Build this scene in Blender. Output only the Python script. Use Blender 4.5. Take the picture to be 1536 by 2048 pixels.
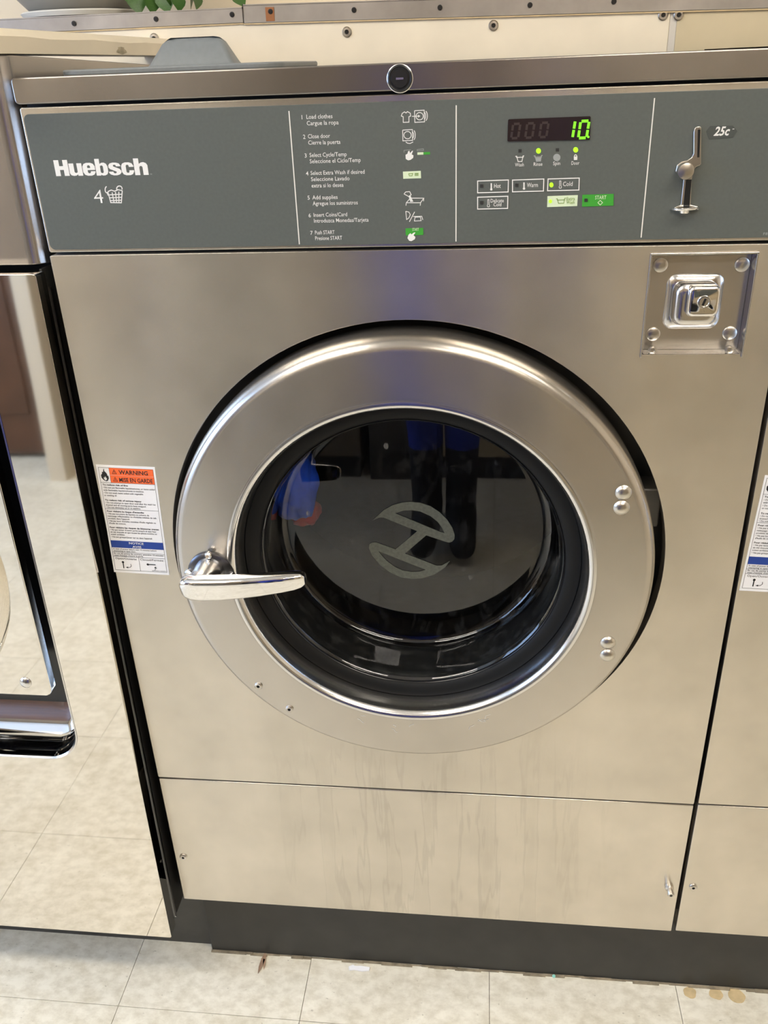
import bpy, bmesh, math, random
from mathutils import Vector, Matrix, noise
from mathutils.geometry import tessellate_polygon

random.seed(7)
S = bpy.context.scene
COL = S.collection
for o in list(bpy.data.objects): bpy.data.objects.remove(o, do_unlink=True)
PI = math.pi

# ------------------------------------------------------------------ camera
CAM_POS = Vector((0.46242367, -0.90763452, 1.36685068))
CAM_ROT = Matrix(((0.9940346171984153, -0.016210263757755923, 0.1078536376767319),
                  (0.10312752920706564, 0.46153258210538955, -0.881108613267841),
                  (-0.03549496486609893, 0.8869751422695202, 0.4604510880268593)))
FOCAL = 1727.955            # in pixels of the 1536 px wide frame
cd = bpy.data.cameras.new('camera')
cam = bpy.data.objects.new('camera', cd)
COL.objects.link(cam)
cam.matrix_world = Matrix.Translation(CAM_POS) @ CAM_ROT.to_4x4()
cd.sensor_fit = 'HORIZONTAL'; cd.sensor_width = 36.0
cd.lens = 36.0 * FOCAL / 1536.0
cd.clip_start = 0.01
S.camera = cam

# ------------------------------------------------------------------ world, exposure
w = bpy.data.worlds.new('world'); S.world = w
w.use_nodes = True
bg = w.node_tree.nodes['Background']
bg.inputs['Color'].default_value = (0.42, 0.62, 1.0, 1)
bg.inputs['Strength'].default_value = 9.0
LAMP = 18.0                  # emission of the fluorescent diffusers
LAMP_COL = (1.0, 0.93, 0.82)
S.view_settings.view_transform = 'Standard'
S.view_settings.look = 'None'
S.view_settings.gamma = 1.0
S.view_settings.use_curve_mapping = False
S.view_settings.exposure = 0.13

def at(px, py, y=0.0):
    """point of the vertical plane y=const seen at a photograph pixel"""
    d = CAM_ROT @ Vector(((px-768)/FOCAL, -(py-1024)/FOCAL, -1.0))
    return CAM_POS + d*((y-CAM_POS.y)/d.y)
def atz(px, py, z=0.0):
    d = CAM_ROT @ Vector(((px-768)/FOCAL, -(py-1024)/FOCAL, -1.0))
    return CAM_POS + d*((z-CAM_POS.z)/d.z)
def xz(px, py, y=0.0):
    p = at(px, py, y); return (p.x, p.z)

# ------------------------------------------------------------------ materials
MATS = {}
def srgb(r, g, b):
    f = lambda c: ((c/255)/12.92 if c/255 <= .04045 else ((c/255+.055)/1.055)**2.4)
    return (f(r), f(g), f(b), 1)
class N:
    def __init__(s, name):
        s.m = bpy.data.materials.new(name); s.m.use_nodes = True
        s.t = s.m.node_tree; s.b = s.t.nodes['Principled BSDF']; s.out = s.t.nodes['Material Output']
        MATS[name] = s.m
    def n(s, kind, **kw):
        x = s.t.nodes.new(kind)
        for k, v in kw.items():
            if k in x.inputs: x.inputs[k].default_value = v
            else: setattr(x, k, v)
        return x
    def l(s, a, b): s.t.links.new(a, b)
    def coord(s, scale=(1, 1, 1), kind='Object'):
        c = s.n('ShaderNodeTexCoord'); m = s.n('ShaderNodeMapping'); m.inputs['Scale'].default_value = scale
        s.l(c.outputs[kind], m.inputs['Vector']); return m.outputs['Vector']
    def noise(s, scale, vec, detail=3.0, rough=.5):
        x = s.n('ShaderNodeTexNoise'); x.inputs['Scale'].default_value = scale
        x.inputs['Detail'].default_value = detail; x.inputs['Roughness'].default_value = rough
        s.l(vec, x.inputs['Vector']); return x.outputs['Fac']
    def ramp(s, fac, p0, c0, p1, c1):
        r = s.n('ShaderNodeValToRGB'); e = r.color_ramp.elements
        e[0].position = p0; e[0].color = c0; e[1].position = p1; e[1].color = c1
        s.l(fac, r.inputs['Fac']); return r.outputs['Color']
    def mix(s, fac, a, b, blend='MIX'):
        x = s.n('ShaderNodeMix'); x.data_type = 'RGBA'; x.blend_type = blend
        for sock, v in ((x.inputs['Factor'], fac), (x.inputs['A'], a), (x.inputs['B'], b)):
            if hasattr(v, 'is_linked') or hasattr(v, 'links'): s.l(v, sock)
            else: sock.default_value = v
        # colour sockets are the ones named A/B of type RGBA
        return x
    def mixc(s, fac, a, b, blend='MIX'):
        x = s.n('ShaderNodeMix'); x.data_type = 'RGBA'; x.blend_type = blend
        ins = [i for i in x.inputs if i.type == 'RGBA']; f = [i for i in x.inputs if i.name == 'Factor' and i.type == 'VALUE'][0]
        for sock, v in ((f, fac), (ins[0], a), (ins[1], b)):
            if isinstance(v, bpy.types.NodeSocket): s.l(v, sock)
            else: sock.default_value = v
        return [o for o in x.outputs if o.type == 'RGBA'][0]
    def bump(s, h, strength, dist=.001):
        b = s.n('ShaderNodeBump'); b.inputs['Strength'].default_value = strength
        b.inputs['Distance'].default_value = dist; s.l(h, b.inputs['Height'])
        s.l(b.outputs['Normal'], s.b.inputs['Normal'])
    def set(s, **kw):
        for k, v in kw.items(): s.b.inputs[k.replace('_', ' ')].default_value = v
        return s
def plain(name, col, rough=.5, metal=0.0, spec=.5, noise_amt=0.0, nscale=40):
    a = N(name).set(Roughness=rough, Metallic=metal)
    a.b.inputs['Specular IOR Level'].default_value = spec
    if noise_amt:
        f = a.noise(nscale, a.coord())
        lo = tuple(c*(1-noise_amt) for c in col[:3])+(1,); hi = tuple(min(1, c*(1+noise_amt)) for c in col[:3])+(1,)
        a.l(a.ramp(f, .3, lo, .7, hi), a.b.inputs['Base Color'])
    else: a.b.inputs['Base Color'].default_value = col
    return a
def emit(name, col, strength):
    a = N(name); a.b.inputs['Base Color'].default_value = (0, 0, 0, 1)
    a.b.inputs['Emission Color'].default_value = col; a.b.inputs['Emission Strength'].default_value = strength
def steel(name, col, rough, aniso, streak=0.0, smudge_refl=.06, grain=0, vertical=False):
    a = N(name).set(Metallic=.94, Roughness=rough)
    a.b.inputs['Anisotropic'].default_value = aniso
    tg = a.n('ShaderNodeTangent'); tg.direction_type = 'UV_MAP'
    a.l(tg.outputs['Tangent'], a.b.inputs['Tangent'])
    g = a.noise(1.0, a.coord((30, 30, 1400)), 2, .6)                  # brushing lines run along x
    s1 = a.noise(9.0, a.coord((1, 1, 1)), 5, .6)                      # smudges, plus mottling of the reflected floor painted into the colour
    lo = tuple(c*(1-smudge_refl*1.6) for c in col)+(1,); hi = tuple(min(1, c*(1+smudge_refl)) for c in col)+(1,)
    c1 = a.ramp(s1, .3, lo, .7, hi)
    if streak:                                                       # dried drip marks, run downwards
        st = a.noise(1.0, a.coord((34, 1, 3.0)), 3, .6)
        geo = a.n('ShaderNodeTexCoord'); sp = a.n('ShaderNodeSeparateXYZ'); a.l(geo.outputs['Object'], sp.inputs[0])
        mk = a.n('ShaderNodeMapRange'); mk.inputs['From Min'].default_value = .60; mk.inputs['From Max'].default_value = .45
        a.l(sp.outputs['Z'], mk.inputs['Value'])
        mx = a.n('ShaderNodeMapRange'); mx.inputs['From Min'].default_value = .30; mx.inputs['From Max'].default_value = .12
        ab = a.n('ShaderNodeMath', operation='SUBTRACT'); a.l(sp.outputs['X'], ab.inputs[0]); ab.inputs[1].default_value = .40
        ab2 = a.n('ShaderNodeMath', operation='ABSOLUTE'); a.l(ab.outputs[0], ab2.inputs[0]); a.l(ab2.outputs[0], mx.inputs['Value'])
        m1 = a.n('ShaderNodeMath', operation='MULTIPLY'); a.l(mk.outputs[0], m1.inputs[0]); a.l(mx.outputs[0], m1.inputs[1])
        d1 = a.n('ShaderNodeMath', operation='SUBTRACT'); a.l(st, d1.inputs[0]); d1.inputs[1].default_value = .54
        d2 = a.n('ShaderNodeMath', operation='ABSOLUTE'); a.l(d1.outputs[0], d2.inputs[0])
        l1 = a.ramp(d2.outputs[0], .008, (1, 1, 1, 1), .030, (0, 0, 0, 1)); l2 = a.ramp(st, .54, (0, 0, 0, 1), .62, (.45, .45, .45, 1))
        mxx = a.n('ShaderNodeMath', operation='MAXIMUM'); a.l(l1, mxx.inputs[0]); a.l(l2, mxx.inputs[1]); sr = mxx.outputs[0]
        m2 = a.n('ShaderNodeMath', operation='MULTIPLY'); a.l(m1.outputs[0], m2.inputs[0]); a.l(sr, m2.inputs[1])
        m3 = a.n('ShaderNodeMath', operation='MULTIPLY'); a.l(m2.outputs[0], m3.inputs[0]); m3.inputs[1].default_value = streak
        c1 = a.mixc(m3.outputs[0], c1, tuple(c*.62 for c in col)+(1,))
    a.l(c1, a.b.inputs['Base Color'])
    rr = a.n('ShaderNodeMapRange'); rr.inputs['To Min'].default_value = rough*.94; rr.inputs['To Max'].default_value = rough*1.12
    a.l(s1, rr.inputs['Value']); a.l(rr.outputs[0], a.b.inputs['Roughness'])
    if grain: a.bump(g, grain, .0004)
    return a
steel('brushed_steel', (.665, .62, .55), .235, .88, streak=.27, smudge_refl=.075)
steel('door_steel', (.53, .495, .45), .24, .7, smudge_refl=.05)
steel('band_steel', (.33, .302, .272), .235, .88, smudge_refl=.05)
steel('upper_steel', (.45, .42, .40), .24, .8, smudge_refl=.04)
steel('trim_steel', (.40, .37, .34), .42, .3, smudge_refl=.14)
a = N('mirror_steel').set(Metallic=1.0, Roughness=.035)
a.b.inputs['Base Color'].default_value = (.74, .70, .63, 1)
a.bump(a.noise(4.5, a.coord((1, 1, .6)), 1, .4), .12, .004)
a = N('chrome').set(Metallic=1.0, Roughness=.06); a.b.inputs['Base Color'].default_value = (.80, .79, .78, 1)
a = N('satin_chrome').set(Metallic=1.0, Roughness=.2); a.b.inputs['Base Color'].default_value = (.70, .69, .68, 1)
a = N('screw_metal').set(Metallic=1.0, Roughness=.28); a.b.inputs['Base Color'].default_value = (.62, .59, .54, 1)
plain('panel_grey', srgb(86, 90, 86), .42, noise_amt=.05, nscale=300)
plain('black_rubber', (.007, .007, .007, 1), .6, spec=.22)
plain('gloss_black', (.008, .008, .009, 1), .22)
plain('dark_cavity', (.012, .0115, .011, 1), .8)
plain('dark_enamel', (.045, .043, .038, 1), .38, noise_amt=.25, nscale=18)
plain('toe_black', srgb(50, 49, 45), .55, noise_amt=.16, nscale=22)
plain('side_dark', (.03, .029, .026, 1), .3)
plain('drum_metal', (.035, .035, .036, 1), .4, metal=1.0)
plain('print_white', (.72, .71, .68, 1), .5)
plain('print_grey', (.33, .34, .33, 1), .5)
plain('divider_white', (.72, .70, .64, 1), .45)
plain('print_black', (.012, .012, .012, 1), .6)
plain('paper_white', (.80, .79, .79, 1), .45)
plain('orange', srgb(238, 104, 48), .5)
plain('label_blue', srgb(22, 58, 138), .5)
plain('green_key', srgb(58, 150, 48), .45)
plain('pale_key', srgb(205, 218, 186), .45)
plain('olive_print', srgb(120, 150, 70), .5)
plain('led_off', (.03, .03, .028, 1), .4)
plain('display_window', (.022, .014, .012, 1), .16)
plain('display_ghost', (.045, .032, .028, 1), .3)
plain('sticker_grey', srgb(66, 70, 67), .5)
plain('emblem_print', srgb(92, 95, 87), .6, noise_amt=.18, nscale=250)
plain('plastic_grey', srgb(112, 117, 119), .42, noise_amt=.05, nscale=200)
plain('lock_black', (.012, .012, .012, 1), .3)
plain('cream_laminate', srgb(229, 218, 196), .45, noise_amt=.045, nscale=14)
plain('aged_laminate', srgb(200, 186, 154), .5, noise_amt=.06, nscale=14)
plain('wall_paint', srgb(228, 216, 194), .7, noise_amt=.03, nscale=5)
plain('wall_tan', srgb(128, 110, 86), .6, noise_amt=.05, nscale=5)
plain('grey_shirt', srgb(128, 120, 124), .85)
plain('dark_steel', (.16, .16, .17, 1), .28, metal=1.0)
plain('ceiling_paint', srgb(235, 230, 220), .8)
plain('caulk', srgb(140, 128, 106), .9, noise_amt=.4, nscale=60)
plain('dirt', srgb(205, 182, 138), .8, noise_amt=.12, nscale=80)
plain('chip_grey', srgb(176, 166, 142), .8, noise_amt=.3, nscale=120)
plain('pot_ceramic', srgb(150, 147, 138), .35, noise_amt=.06, nscale=6)
plain('saucer_white', srgb(222, 220, 212), .4)
plain('soil', (.03, .02, .013, 1), .95)
a = plain('leaf_green', srgb(62, 98, 40), .38, noise_amt=.3, nscale=30)
plain('dry_leaf', srgb(158, 128, 104), .75, noise_amt=.25, nscale=90)
plain('tissue', (.86, .86, .88, 1), .8)
plain('teal_bead', srgb(150, 220, 205), .3)
plain('rust', srgb(150, 98, 60), .85)
plain('brown_wood', srgb(92, 62, 44), .45, noise_amt=.2, nscale=7)
plain('cream_post', srgb(222, 210, 190), .5)
plain('appliance_white', srgb(205, 200, 190), .4)
plain('enamel_taupe', srgb(112, 101, 86), .45)
plain('enamel_beige', srgb(188, 172, 142), .45)
plain('appliance_dark', srgb(70, 66, 60), .4)
plain('blue_cloth', (.008, .08, .72, 1), .8, noise_amt=.3, nscale=25)
plain('red_cloth', (.38, .008, .008, 1), .8, noise_amt=.3, nscale=25)
plain('person_blue', (.02, .045, .38, 1), .85, noise_amt=.2, nscale=20)
plain('person_black', (.008, .008, .009, 1), .6)
plain('skin', (.45, .26, .18, 1), .5)
plain('hair', (.02, .012, .008, 1), .6)
plain('eye_white', (.75, .75, .73, 1), .3)
plain('phone_black', (.01, .01, .012, 1), .2)
plain('window_frame', srgb(90, 88, 84), .5)
emit('led_green', (.42, 1.0, .02, 1), 1.5)
emit('segment_green', (.22, 1.0, .02, 1), 1.4)
emit('lamp', LAMP_COL+(1,), LAMP)
# floor tile: cream vinyl with mottling, every tile offset by its own position
a = N('vinyl_tile').set(Roughness=.32)
oi = a.n('ShaderNodeObjectInfo'); co = a.n('ShaderNodeTexCoord')
ad = a.n('ShaderNodeVectorMath', operation='ADD'); a.l(co.outputs['Object'], ad.inputs[0]); a.l(oi.outputs['Location'], ad.inputs[1])
mp = a.n('ShaderNodeMapping'); mp.inputs['Scale'].default_value = (1, 1.5, 1); a.l(ad.outputs[0], mp.inputs['Vector'])
n1 = a.noise(38, mp.outputs[0], 6, .65); n2 = a.noise(7, mp.outputs[0], 4, .6); n3 = a.noise(95, mp.outputs[0], 2, .5)
c = a.ramp(n1, .36, srgb(208, 199, 176), .60, srgb(242, 236, 219))
c = a.mixc(.35, c, a.ramp(n2, .32, srgb(203, 195, 174), .66, srgb(243, 238, 222)))
c = a.mixc(a.ramp(n3, .70, (0, 0, 0, 1), .76, (.5, .5, .5, 1)), c, srgb(150, 138, 112))
a.l(c, a.b.inputs['Base Color'])
rr = a.n('ShaderNodeMapRange'); rr.inputs['To Min'].default_value = .22; rr.inputs['To Max'].default_value = .45
a.l(n2, rr.inputs['Value']); a.l(rr.outputs[0], a.b.inputs['Roughness'])
# thin door glass with dried water spots
a = N('door_glass')
lw = a.n('ShaderNodeLayerWeight'); lw.inputs['Blend'].default_value = .5
pw = a.n('ShaderNodeMath', operation='POWER'); a.l(lw.outputs['Facing'], pw.inputs[0]); pw.inputs[1].default_value = 5
ml = a.n('ShaderNodeMath', operation='MULTIPLY_ADD'); a.l(pw.outputs[0], ml.inputs[0]); ml.inputs[1].default_value = .9; ml.inputs[2].default_value = .075
tr = a.n('ShaderNodeBsdfTransparent'); tr.inputs['Color'].default_value = (.86, .88, .88, 1)
gl = a.n('ShaderNodeBsdfGlossy'); gl.inputs['Roughness'].default_value = .02
mx = a.n('ShaderNodeMixShader'); a.l(ml.outputs[0], mx.inputs[0]); a.l(tr.outputs[0], mx.inputs[1]); a.l(gl.outputs[0], mx.inputs[2])
vo = a.n('ShaderNodeTexVoronoi'); vo.inputs['Scale'].default_value = 42; a.l(a.coord((1, 1, .75)), vo.inputs['Vector'])
sp1 = a.ramp(vo.outputs['Distance'], .10, (1, 1, 1, 1), .16, (0, 0, 0, 1))
msk = a.ramp(a.noise(17, a.coord(), 2), .60, (0, 0, 0, 1), .68, (1, 1, 1, 1))
film = a.ramp(a.noise(60, a.coord((1, 1, .5)), 5, .7), .52, (0, 0, 0, 1), .75, (.05, .05, .05, 1))
sm = a.n('ShaderNodeMath', operation='MULTIPLY'); a.l(sp1, sm.inputs[0]); a.l(msk, sm.inputs[1])
sm2 = a.n('ShaderNodeMath', operation='MULTIPLY_ADD'); a.l(sm.outputs[0], sm2.inputs[0]); sm2.inputs[1].default_value = .35; a.l(film, sm2.inputs[2])
df = a.n('ShaderNodeBsdfDiffuse'); df.inputs['Color'].default_value = (.55, .55, .54, 1)
mx2 = a.n('ShaderNodeMixShader'); a.l(sm2.outputs[0], mx2.inputs[0]); a.l(mx.outputs[0], mx2.inputs[1]); a.l(df.outputs[0], mx2.inputs[2])
a.l(mx2.outputs[0], a.out.inputs['Surface'])
# window pane
a = N('pane_glass')
tr = a.n('ShaderNodeBsdfTransparent'); gl = a.n('ShaderNodeBsdfGlossy'); gl.inputs['Roughness'].default_value = .01
mx = a.n('ShaderNodeMixShader'); mx.inputs[0].default_value = .06
a.l(tr.outputs[0], mx.inputs[1]); a.l(gl.outputs[0], mx.inputs[2]); a.l(mx.outputs[0], a.out.inputs['Surface'])

# ------------------------------------------------------------------ mesh helpers
class MB:
    def __init__(s): s.v = []; s.f = []; s.uvdir = None
    def quad(s, a, b, c, d):
        i = len(s.v); s.v += [tuple(a), tuple(b), tuple(c), tuple(d)]; s.f.append((i, i+1, i+2, i+3)); return s
    def box(s, x0, x1, y0, y1, z0, z1):
        i = len(s.v)
        s.v += [(x, y, z) for z in (z0, z1) for y in (y0, y1) for x in (x0, x1)]
        s.f += [tuple(i+k for k in q) for q in ((0, 2, 3, 1), (4, 5, 7, 6), (0, 1, 5, 4), (2, 6, 7, 3), (0, 4, 6, 2), (1, 3, 7, 5))]
        return s
    def lathe(s, prof, c, axis='y', n=48, closed=False, sx=1.0):
        """prof: (r, h) along the axis; c: axis origin"""
        i0 = len(s.v); m = len(prof); idx = []
        for (r, h) in prof:
            row = []
            for k in range(n if r > 1e-6 else 1):
                t = 2*PI*k/n; a, b = r*math.cos(t)*sx, r*math.sin(t)
                p = (c[0]+a, c[1]+h, c[2]+b) if axis == 'y' else ((c[0]+a, c[1]+b, c[2]+h) if axis == 'z' else (c[0]+h, c[1]+a, c[2]+b))
                row.append(len(s.v)); s.v.append(p)
            idx.append(row)
        pairs = list(zip(idx, idx[1:])) + ([(idx[-1], idx[0])] if closed else [])
        for A, B in pairs:
            if len(A) == 1 and len(B) == 1: continue
            for k in range(n):
                k2 = (k+1) % n
                if len(A) == 1: s.f.append((A[0], B[k2], B[k]))
                elif len(B) == 1: s.f.append((A[k], A[k2], B[0]))
                else: s.f.append((A[k], A[k2], B[k2], B[k]))
        return s
    def loft(s, rings, cap=True, closed=True):
        idx = []
        for r in rings:
            idx.append(list(range(len(s.v), len(s.v)+len(r)))); s.v += [tuple(p) for p in r]
        n = len(rings[0])
        for A, B in zip(idx, idx[1:]):
            for k in range(n if closed else n-1): s.f.append((A[k], A[(k+1) % n], B[(k+1) % n], B[k]))
        if cap: s.f += [tuple(reversed(idx[0])), tuple(idx[-1])]
        return s
    def tube(s, pts, r, n=8, cap=True):
        pts = [Vector(p) for p in pts]; rings = []; up = Vector((0, 0, 1))
        for i, p in enumerate(pts):
            d = (pts[min(i+1, len(pts)-1)]-pts[max(i-1, 0)]).normalized()
            u = d.cross(up); u = d.cross(Vector((1, 0, 0))) if u.length < 1e-3 else u
            u.normalize(); v = d.cross(u); rr = r[i] if isinstance(r, (list, tuple)) else r
            rings.append([p+u*rr*math.cos(2*PI*k/n)+v*rr*math.sin(2*PI*k/n) for k in range(n)])
        return s.loft(rings, cap)
    def flat(s, loops, y):
        """filled (x,z) loops, holes allowed, single face layer at y"""
        L = [[Vector((p[0], p[1], 0)) for p in lp] for lp in loops]
        i = len(s.v)
        for lp in loops: s.v += [(p[0], y, p[1]) for p in lp]
        for t in tessellate_polygon(L): s.f.append(tuple(i+k for k in t))
        return s
    def plate(s, loops, y0, y1):
        i = len(s.v); s.flat(loops, y0); nf = len(s.v)-i; fs = [f for f in s.f if f[0] >= i]
        s.flat(loops, y1)
        o = i
        for lp in loops:
            n = len(lp)
            for k in range(n): s.f.append((o+k, o+(k+1) % n, o+nf+(k+1) % n, o+nf+k))
            o += n
        return s
    def stroke(s, pts, wdt, y, closed=False):
        """flat line of given width in the plane y, pts are (x,z)"""
        P = [Vector(p) for p in pts]; n = len(P)
        if closed: P = P+[P[0]]
        L = []; R = []
        for k, p in enumerate(P):
            if closed and k in (0, len(P)-1): d1 = (P[0]-P[-2]).normalized(); d2 = (P[1]-P[0]).normalized()
            else:
                d1 = (p-P[k-1]).normalized() if k else None; d2 = (P[k+1]-p).normalized() if k < len(P)-1 else None
                d1 = d1 or d2; d2 = d2 or d1
            nn = Vector((-(d1+d2).y, (d1+d2).x))
            if nn.length < 1e-4: nn = Vector((-d1.y, d1.x))
            nn.normalize(); c = max(.5, nn.dot(Vector((-d1.y, d1.x))))
            L.append(p+nn*wdt/2/c); R.append(p-nn*wdt/2/c)
        for k in range(len(P)-1):
            s.quad((L[k].x, y, L[k].y), (R[k].x, y, R[k].y), (R[k+1].x, y, R[k+1].y), (L[k+1].x, y, L[k+1].y))
        return s
    def xf(s, fn): s.v = [tuple(fn(Vector(p))) for p in s.v]; return s
    def build(s, name, mat, parent=None, bevel=0, seg=2, smooth=35, recalc=True, dark=None):
        me = bpy.data.meshes.new(name); me.from_pydata(s.v, [], s.f); me.update()
        bm = bmesh.new(); bm.from_mesh(me)
        bmesh.ops.remove_doubles(bm, verts=bm.verts, dist=1e-6)
        if bevel: bmesh.ops.dissolve_limit(bm, angle_limit=.02, verts=bm.verts, edges=bm.edges)
        if recalc: bmesh.ops.recalc_face_normals(bm, faces=bm.faces)
        uv = bm.loops.layers.uv.new('UVMap')
        for f in bm.faces:
            f.smooth = True
            if dark and math.hypot(f.calc_center_median().x-dark[0], f.calc_center_median().z-dark[1]) < dark[2]: f.material_index = 1
            for l in f.loops: l[uv].uv = (l.vert.co.z+l.vert.co.y*.3, l.vert.co.x)
        bm.to_mesh(me); bm.free()
        if smooth: me.set_sharp_from_angle(angle=math.radians(smooth))
        for m in (mat if isinstance(mat, (list, tuple)) else [mat]): me.materials.append(MATS[m])
        o = bpy.data.objects.new(name, me); COL.objects.link(o)
        if parent: o.parent = parent
        if bevel:
            b = o.modifiers.new('bevel', 'BEVEL'); b.width = bevel; b.segments = seg; b.limit_method = 'ANGLE'; b.angle_limit = math.radians(40); b.harden_normals = True
        return o
def tag(o, label=None, cat=None, group=None, kind=None):
    if label: o['label'] = label
    if cat: o['category'] = cat
    if group: o['group'] = group
    if kind: o['kind'] = kind
    return o
def empty(name, loc=(0, 0, 0), rot=(0, 0, 0)):
    o = bpy.data.objects.new(name, None); COL.objects.link(o); o.location = loc; o.rotation_euler = rot
    o.empty_display_size = .1; return o
def struct(o): o['kind'] = 'structure'; return o
def copy_obj(src, parent=None):
    c = src.copy(); COL.objects.link(c); c.parent = parent; return c
def copy_tree(src, parent=None):
    c = copy_obj(src, parent)
    for ch in list(src.children): copy_tree(ch, c)
    return c
def circ(cx, cz, r, n=64, a0=0, a1=2*PI, rz=None):
    full = abs(a1-a0-2*PI) < 1e-6
    return [(cx+r*math.cos(a0+(a1-a0)*k/(n if full else n-1)), cz+(rz or r)*math.sin(a0+(a1-a0)*k/(n if full else n-1))) for k in range(n)]
def rrect(x0, x1, z0, z1, r, n=6):
    out = []
    for (cx, cz, a) in ((x1-r, z1-r, 0), (x0+r, z1-r, PI/2), (x0+r, z0+r, PI), (x1-r, z0+r, 1.5*PI)):
        out += [(cx+r*math.cos(a+PI/2*k/n), cz+r*math.sin(a+PI/2*k/n)) for k in range(n+1)]
    return out

# text: all strings are typed first and turned to meshes in one go
TXT = []
def text(mb, st, x0, x1, z, cap, y, bold=0.0, shear=0.0, centre=False, rot=None):
    TXT.append((mb, st, x0, x1, z, cap, y, bold, shear, centre, rot))
def flush_text():
    cache = {}
    for t in TXT:
        key = (t[1], t[7], t[8])
        if key in cache: continue
        cu = bpy.data.curves.new('t', 'FONT'); cu.body = t[1]; cu.size = 1; cu.resolution_u = 2
        cu.offset = t[7]; cu.shear = t[8]
        o = bpy.data.objects.new('t', cu); COL.objects.link(o); cache[key] = o
    dg = bpy.context.evaluated_depsgraph_get(); dg.update()
    data = {}
    for k, o in cache.items():
        me = bpy.data.meshes.new_from_object(o.evaluated_get(dg))
        data[k] = ([tuple(v.co) for v in me.vertices], [tuple(p.vertices) for p in me.polygons])
        bpy.data.meshes.remove(me)
    for o in cache.values(): cu = o.data; bpy.data.objects.remove(o); bpy.data.curves.remove(cu)
    for (mb, st, x0, x1, z, cap, y, bold, shear, centre, rot) in TXT:
        vs, fs = data[(st, bold, shear)]
        if not vs: continue
        a = min(v[0] for v in vs); b = max(v[0] for v in vs)
        sz = cap/.729 if cap > 0 else -cap/(max(v[1] for v in vs)-min(v[1] for v in vs))
        if cap < 0: z -= min(v[1] for v in vs)*sz
        sx = (x1-x0)/(b-a) if x1 is not None else sz
        i = len(mb.v)
        for v in vs:
            p = (x0+(v[0]-a)*sx, y, z+v[1]*sz)
            mb.v.append(rot(p) if rot else p)
        mb.f += [tuple(i+k for k in f) for f in fs]
    TXT.clear()

# ------------------------------------------------------------------ the room
TILE = .3048
TX0 = -.1153                       # one joint between tiles along x
TY0 = -.0710                       # one joint along y
RX0, RX1 = TX0-8*TILE, TX0+10*TILE
RY0, RY1 = -2.62, .86
CEIL = 2.6
fl = struct(MB().box(RX0-.1, RX1+.1, RY0-.1, RY1+.1, -.06, -.0025).build('floor', 'caulk'))
tm = MB().box(-TILE/2+.0005, TILE/2-.0005, -TILE/2+.0005, TILE/2-.0005, -.003, 0).build('tile', 'vinyl_tile', fl)
tile_me = tm.data; first = True
for i in range(18):
    for j in range(-9, 2):
        y = TY0+(j+.5)*TILE
        if y+TILE/2 < RY0 or y > .3: continue
        o = tm if first else copy_obj(tm, fl); first = False
        o.location = (RX0+(i+.5)*TILE, y, random.uniform(-.0002, 0))
        o.rotation_euler = (random.uniform(-.0008, .0008), random.uniform(-.0008, .0008), 0)
struct(MB().box(RX0, RX1, RY0, RY1, CEIL, CEIL+.1).build('ceiling', 'ceiling_paint'))
struct(MB().box(RX0, RX1, RY1, RY1+.1, 0, CEIL).build('wall_back', 'wall_paint'))
struct(MB().box(RX0, RX1, RY0-.1, RY0, 0, CEIL).build('wall_front', 'wall_tan'))
struct(MB().box(RX1, RX1+.1, RY0-.1, RY1+.1, 0, CEIL).build('wall_right', 'wall_paint'))
# left wall with a shop window
WY0, WY1, WZ0, WZ1 = -2.3, -.2, .75, 2.3
lw = MB().box(RX0-.1, RX0, RY0-.1, WY0, 0, CEIL).box(RX0-.1, RX0, WY1, RY1+.1, 0, CEIL)
lw.box(RX0-.1, RX0, WY0, WY1, 0, WZ0).box(RX0-.1, RX0, WY0, WY1, WZ1, CEIL)
struct(lw.build('wall_left', 'wall_paint'))
wn = struct(empty('window_1', (RX0-.05, (WY0+WY1)/2, WZ0)))
wf = MB(); hw = (WY1-WY0)/2; hh = WZ1-WZ0
for (a0, a1, b0, b1) in ((-hw, -hw+.05, 0, hh), (hw-.05, hw, 0, hh), (-hw, hw, 0, .05), (-hw, hw, hh-.05, hh), (-.025, .025, 0, hh)): wf.box(-.03, .03, a0, a1, b0, b1)
wf.build('window_frame', 'window_frame', wn)
for (a0, a1) in ((-hw+.05, -.025), (.025, hw-.05)):
    MB().quad((0, a0, .05), (0, a1, .05), (0, a1, hh-.05), (0, a0, hh-.05)).build('pane', 'pane_glass', wn)
pl = bpy.data.lights.new('window_daylight', 'AREA'); pl.shape = 'RECTANGLE'; pl.size = hh; pl.size_y = hw*2
pl.cycles.is_portal = True
po = bpy.data.objects.new('window_daylight', pl); COL.objects.link(po)
po.location = (RX0-.08, (WY0+WY1)/2, (WZ0+WZ1)/2); po.rotation_euler = (0, -PI/2, 0)
# fluorescent fixtures
def fixture(x, y, lab):
    r = empty('ceiling_light', (x, y, CEIL))
    tag(r, lab, 'ceiling light', 'fluorescent ceiling lights')
    MB().box(-.62, .62, -.16, .16, -.05, 0).build('housing', 'appliance_white', r)
    MB().box(-.60, .60, -.14, .14, -.075, -.051).build('diffuser', 'lamp', r)
LIGHTS = [(-.75, -.80, 'long fluorescent light above the aisle towards the window'),
          (1.35, -.80, 'long fluorescent light above the aisle right of the camera'),
          (-.95, -2.1, 'long fluorescent light over the brown door'),
          (1.15, -2.1, 'long fluorescent light over the opposite machines')]
for l in LIGHTS: fixture(*l)
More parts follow.
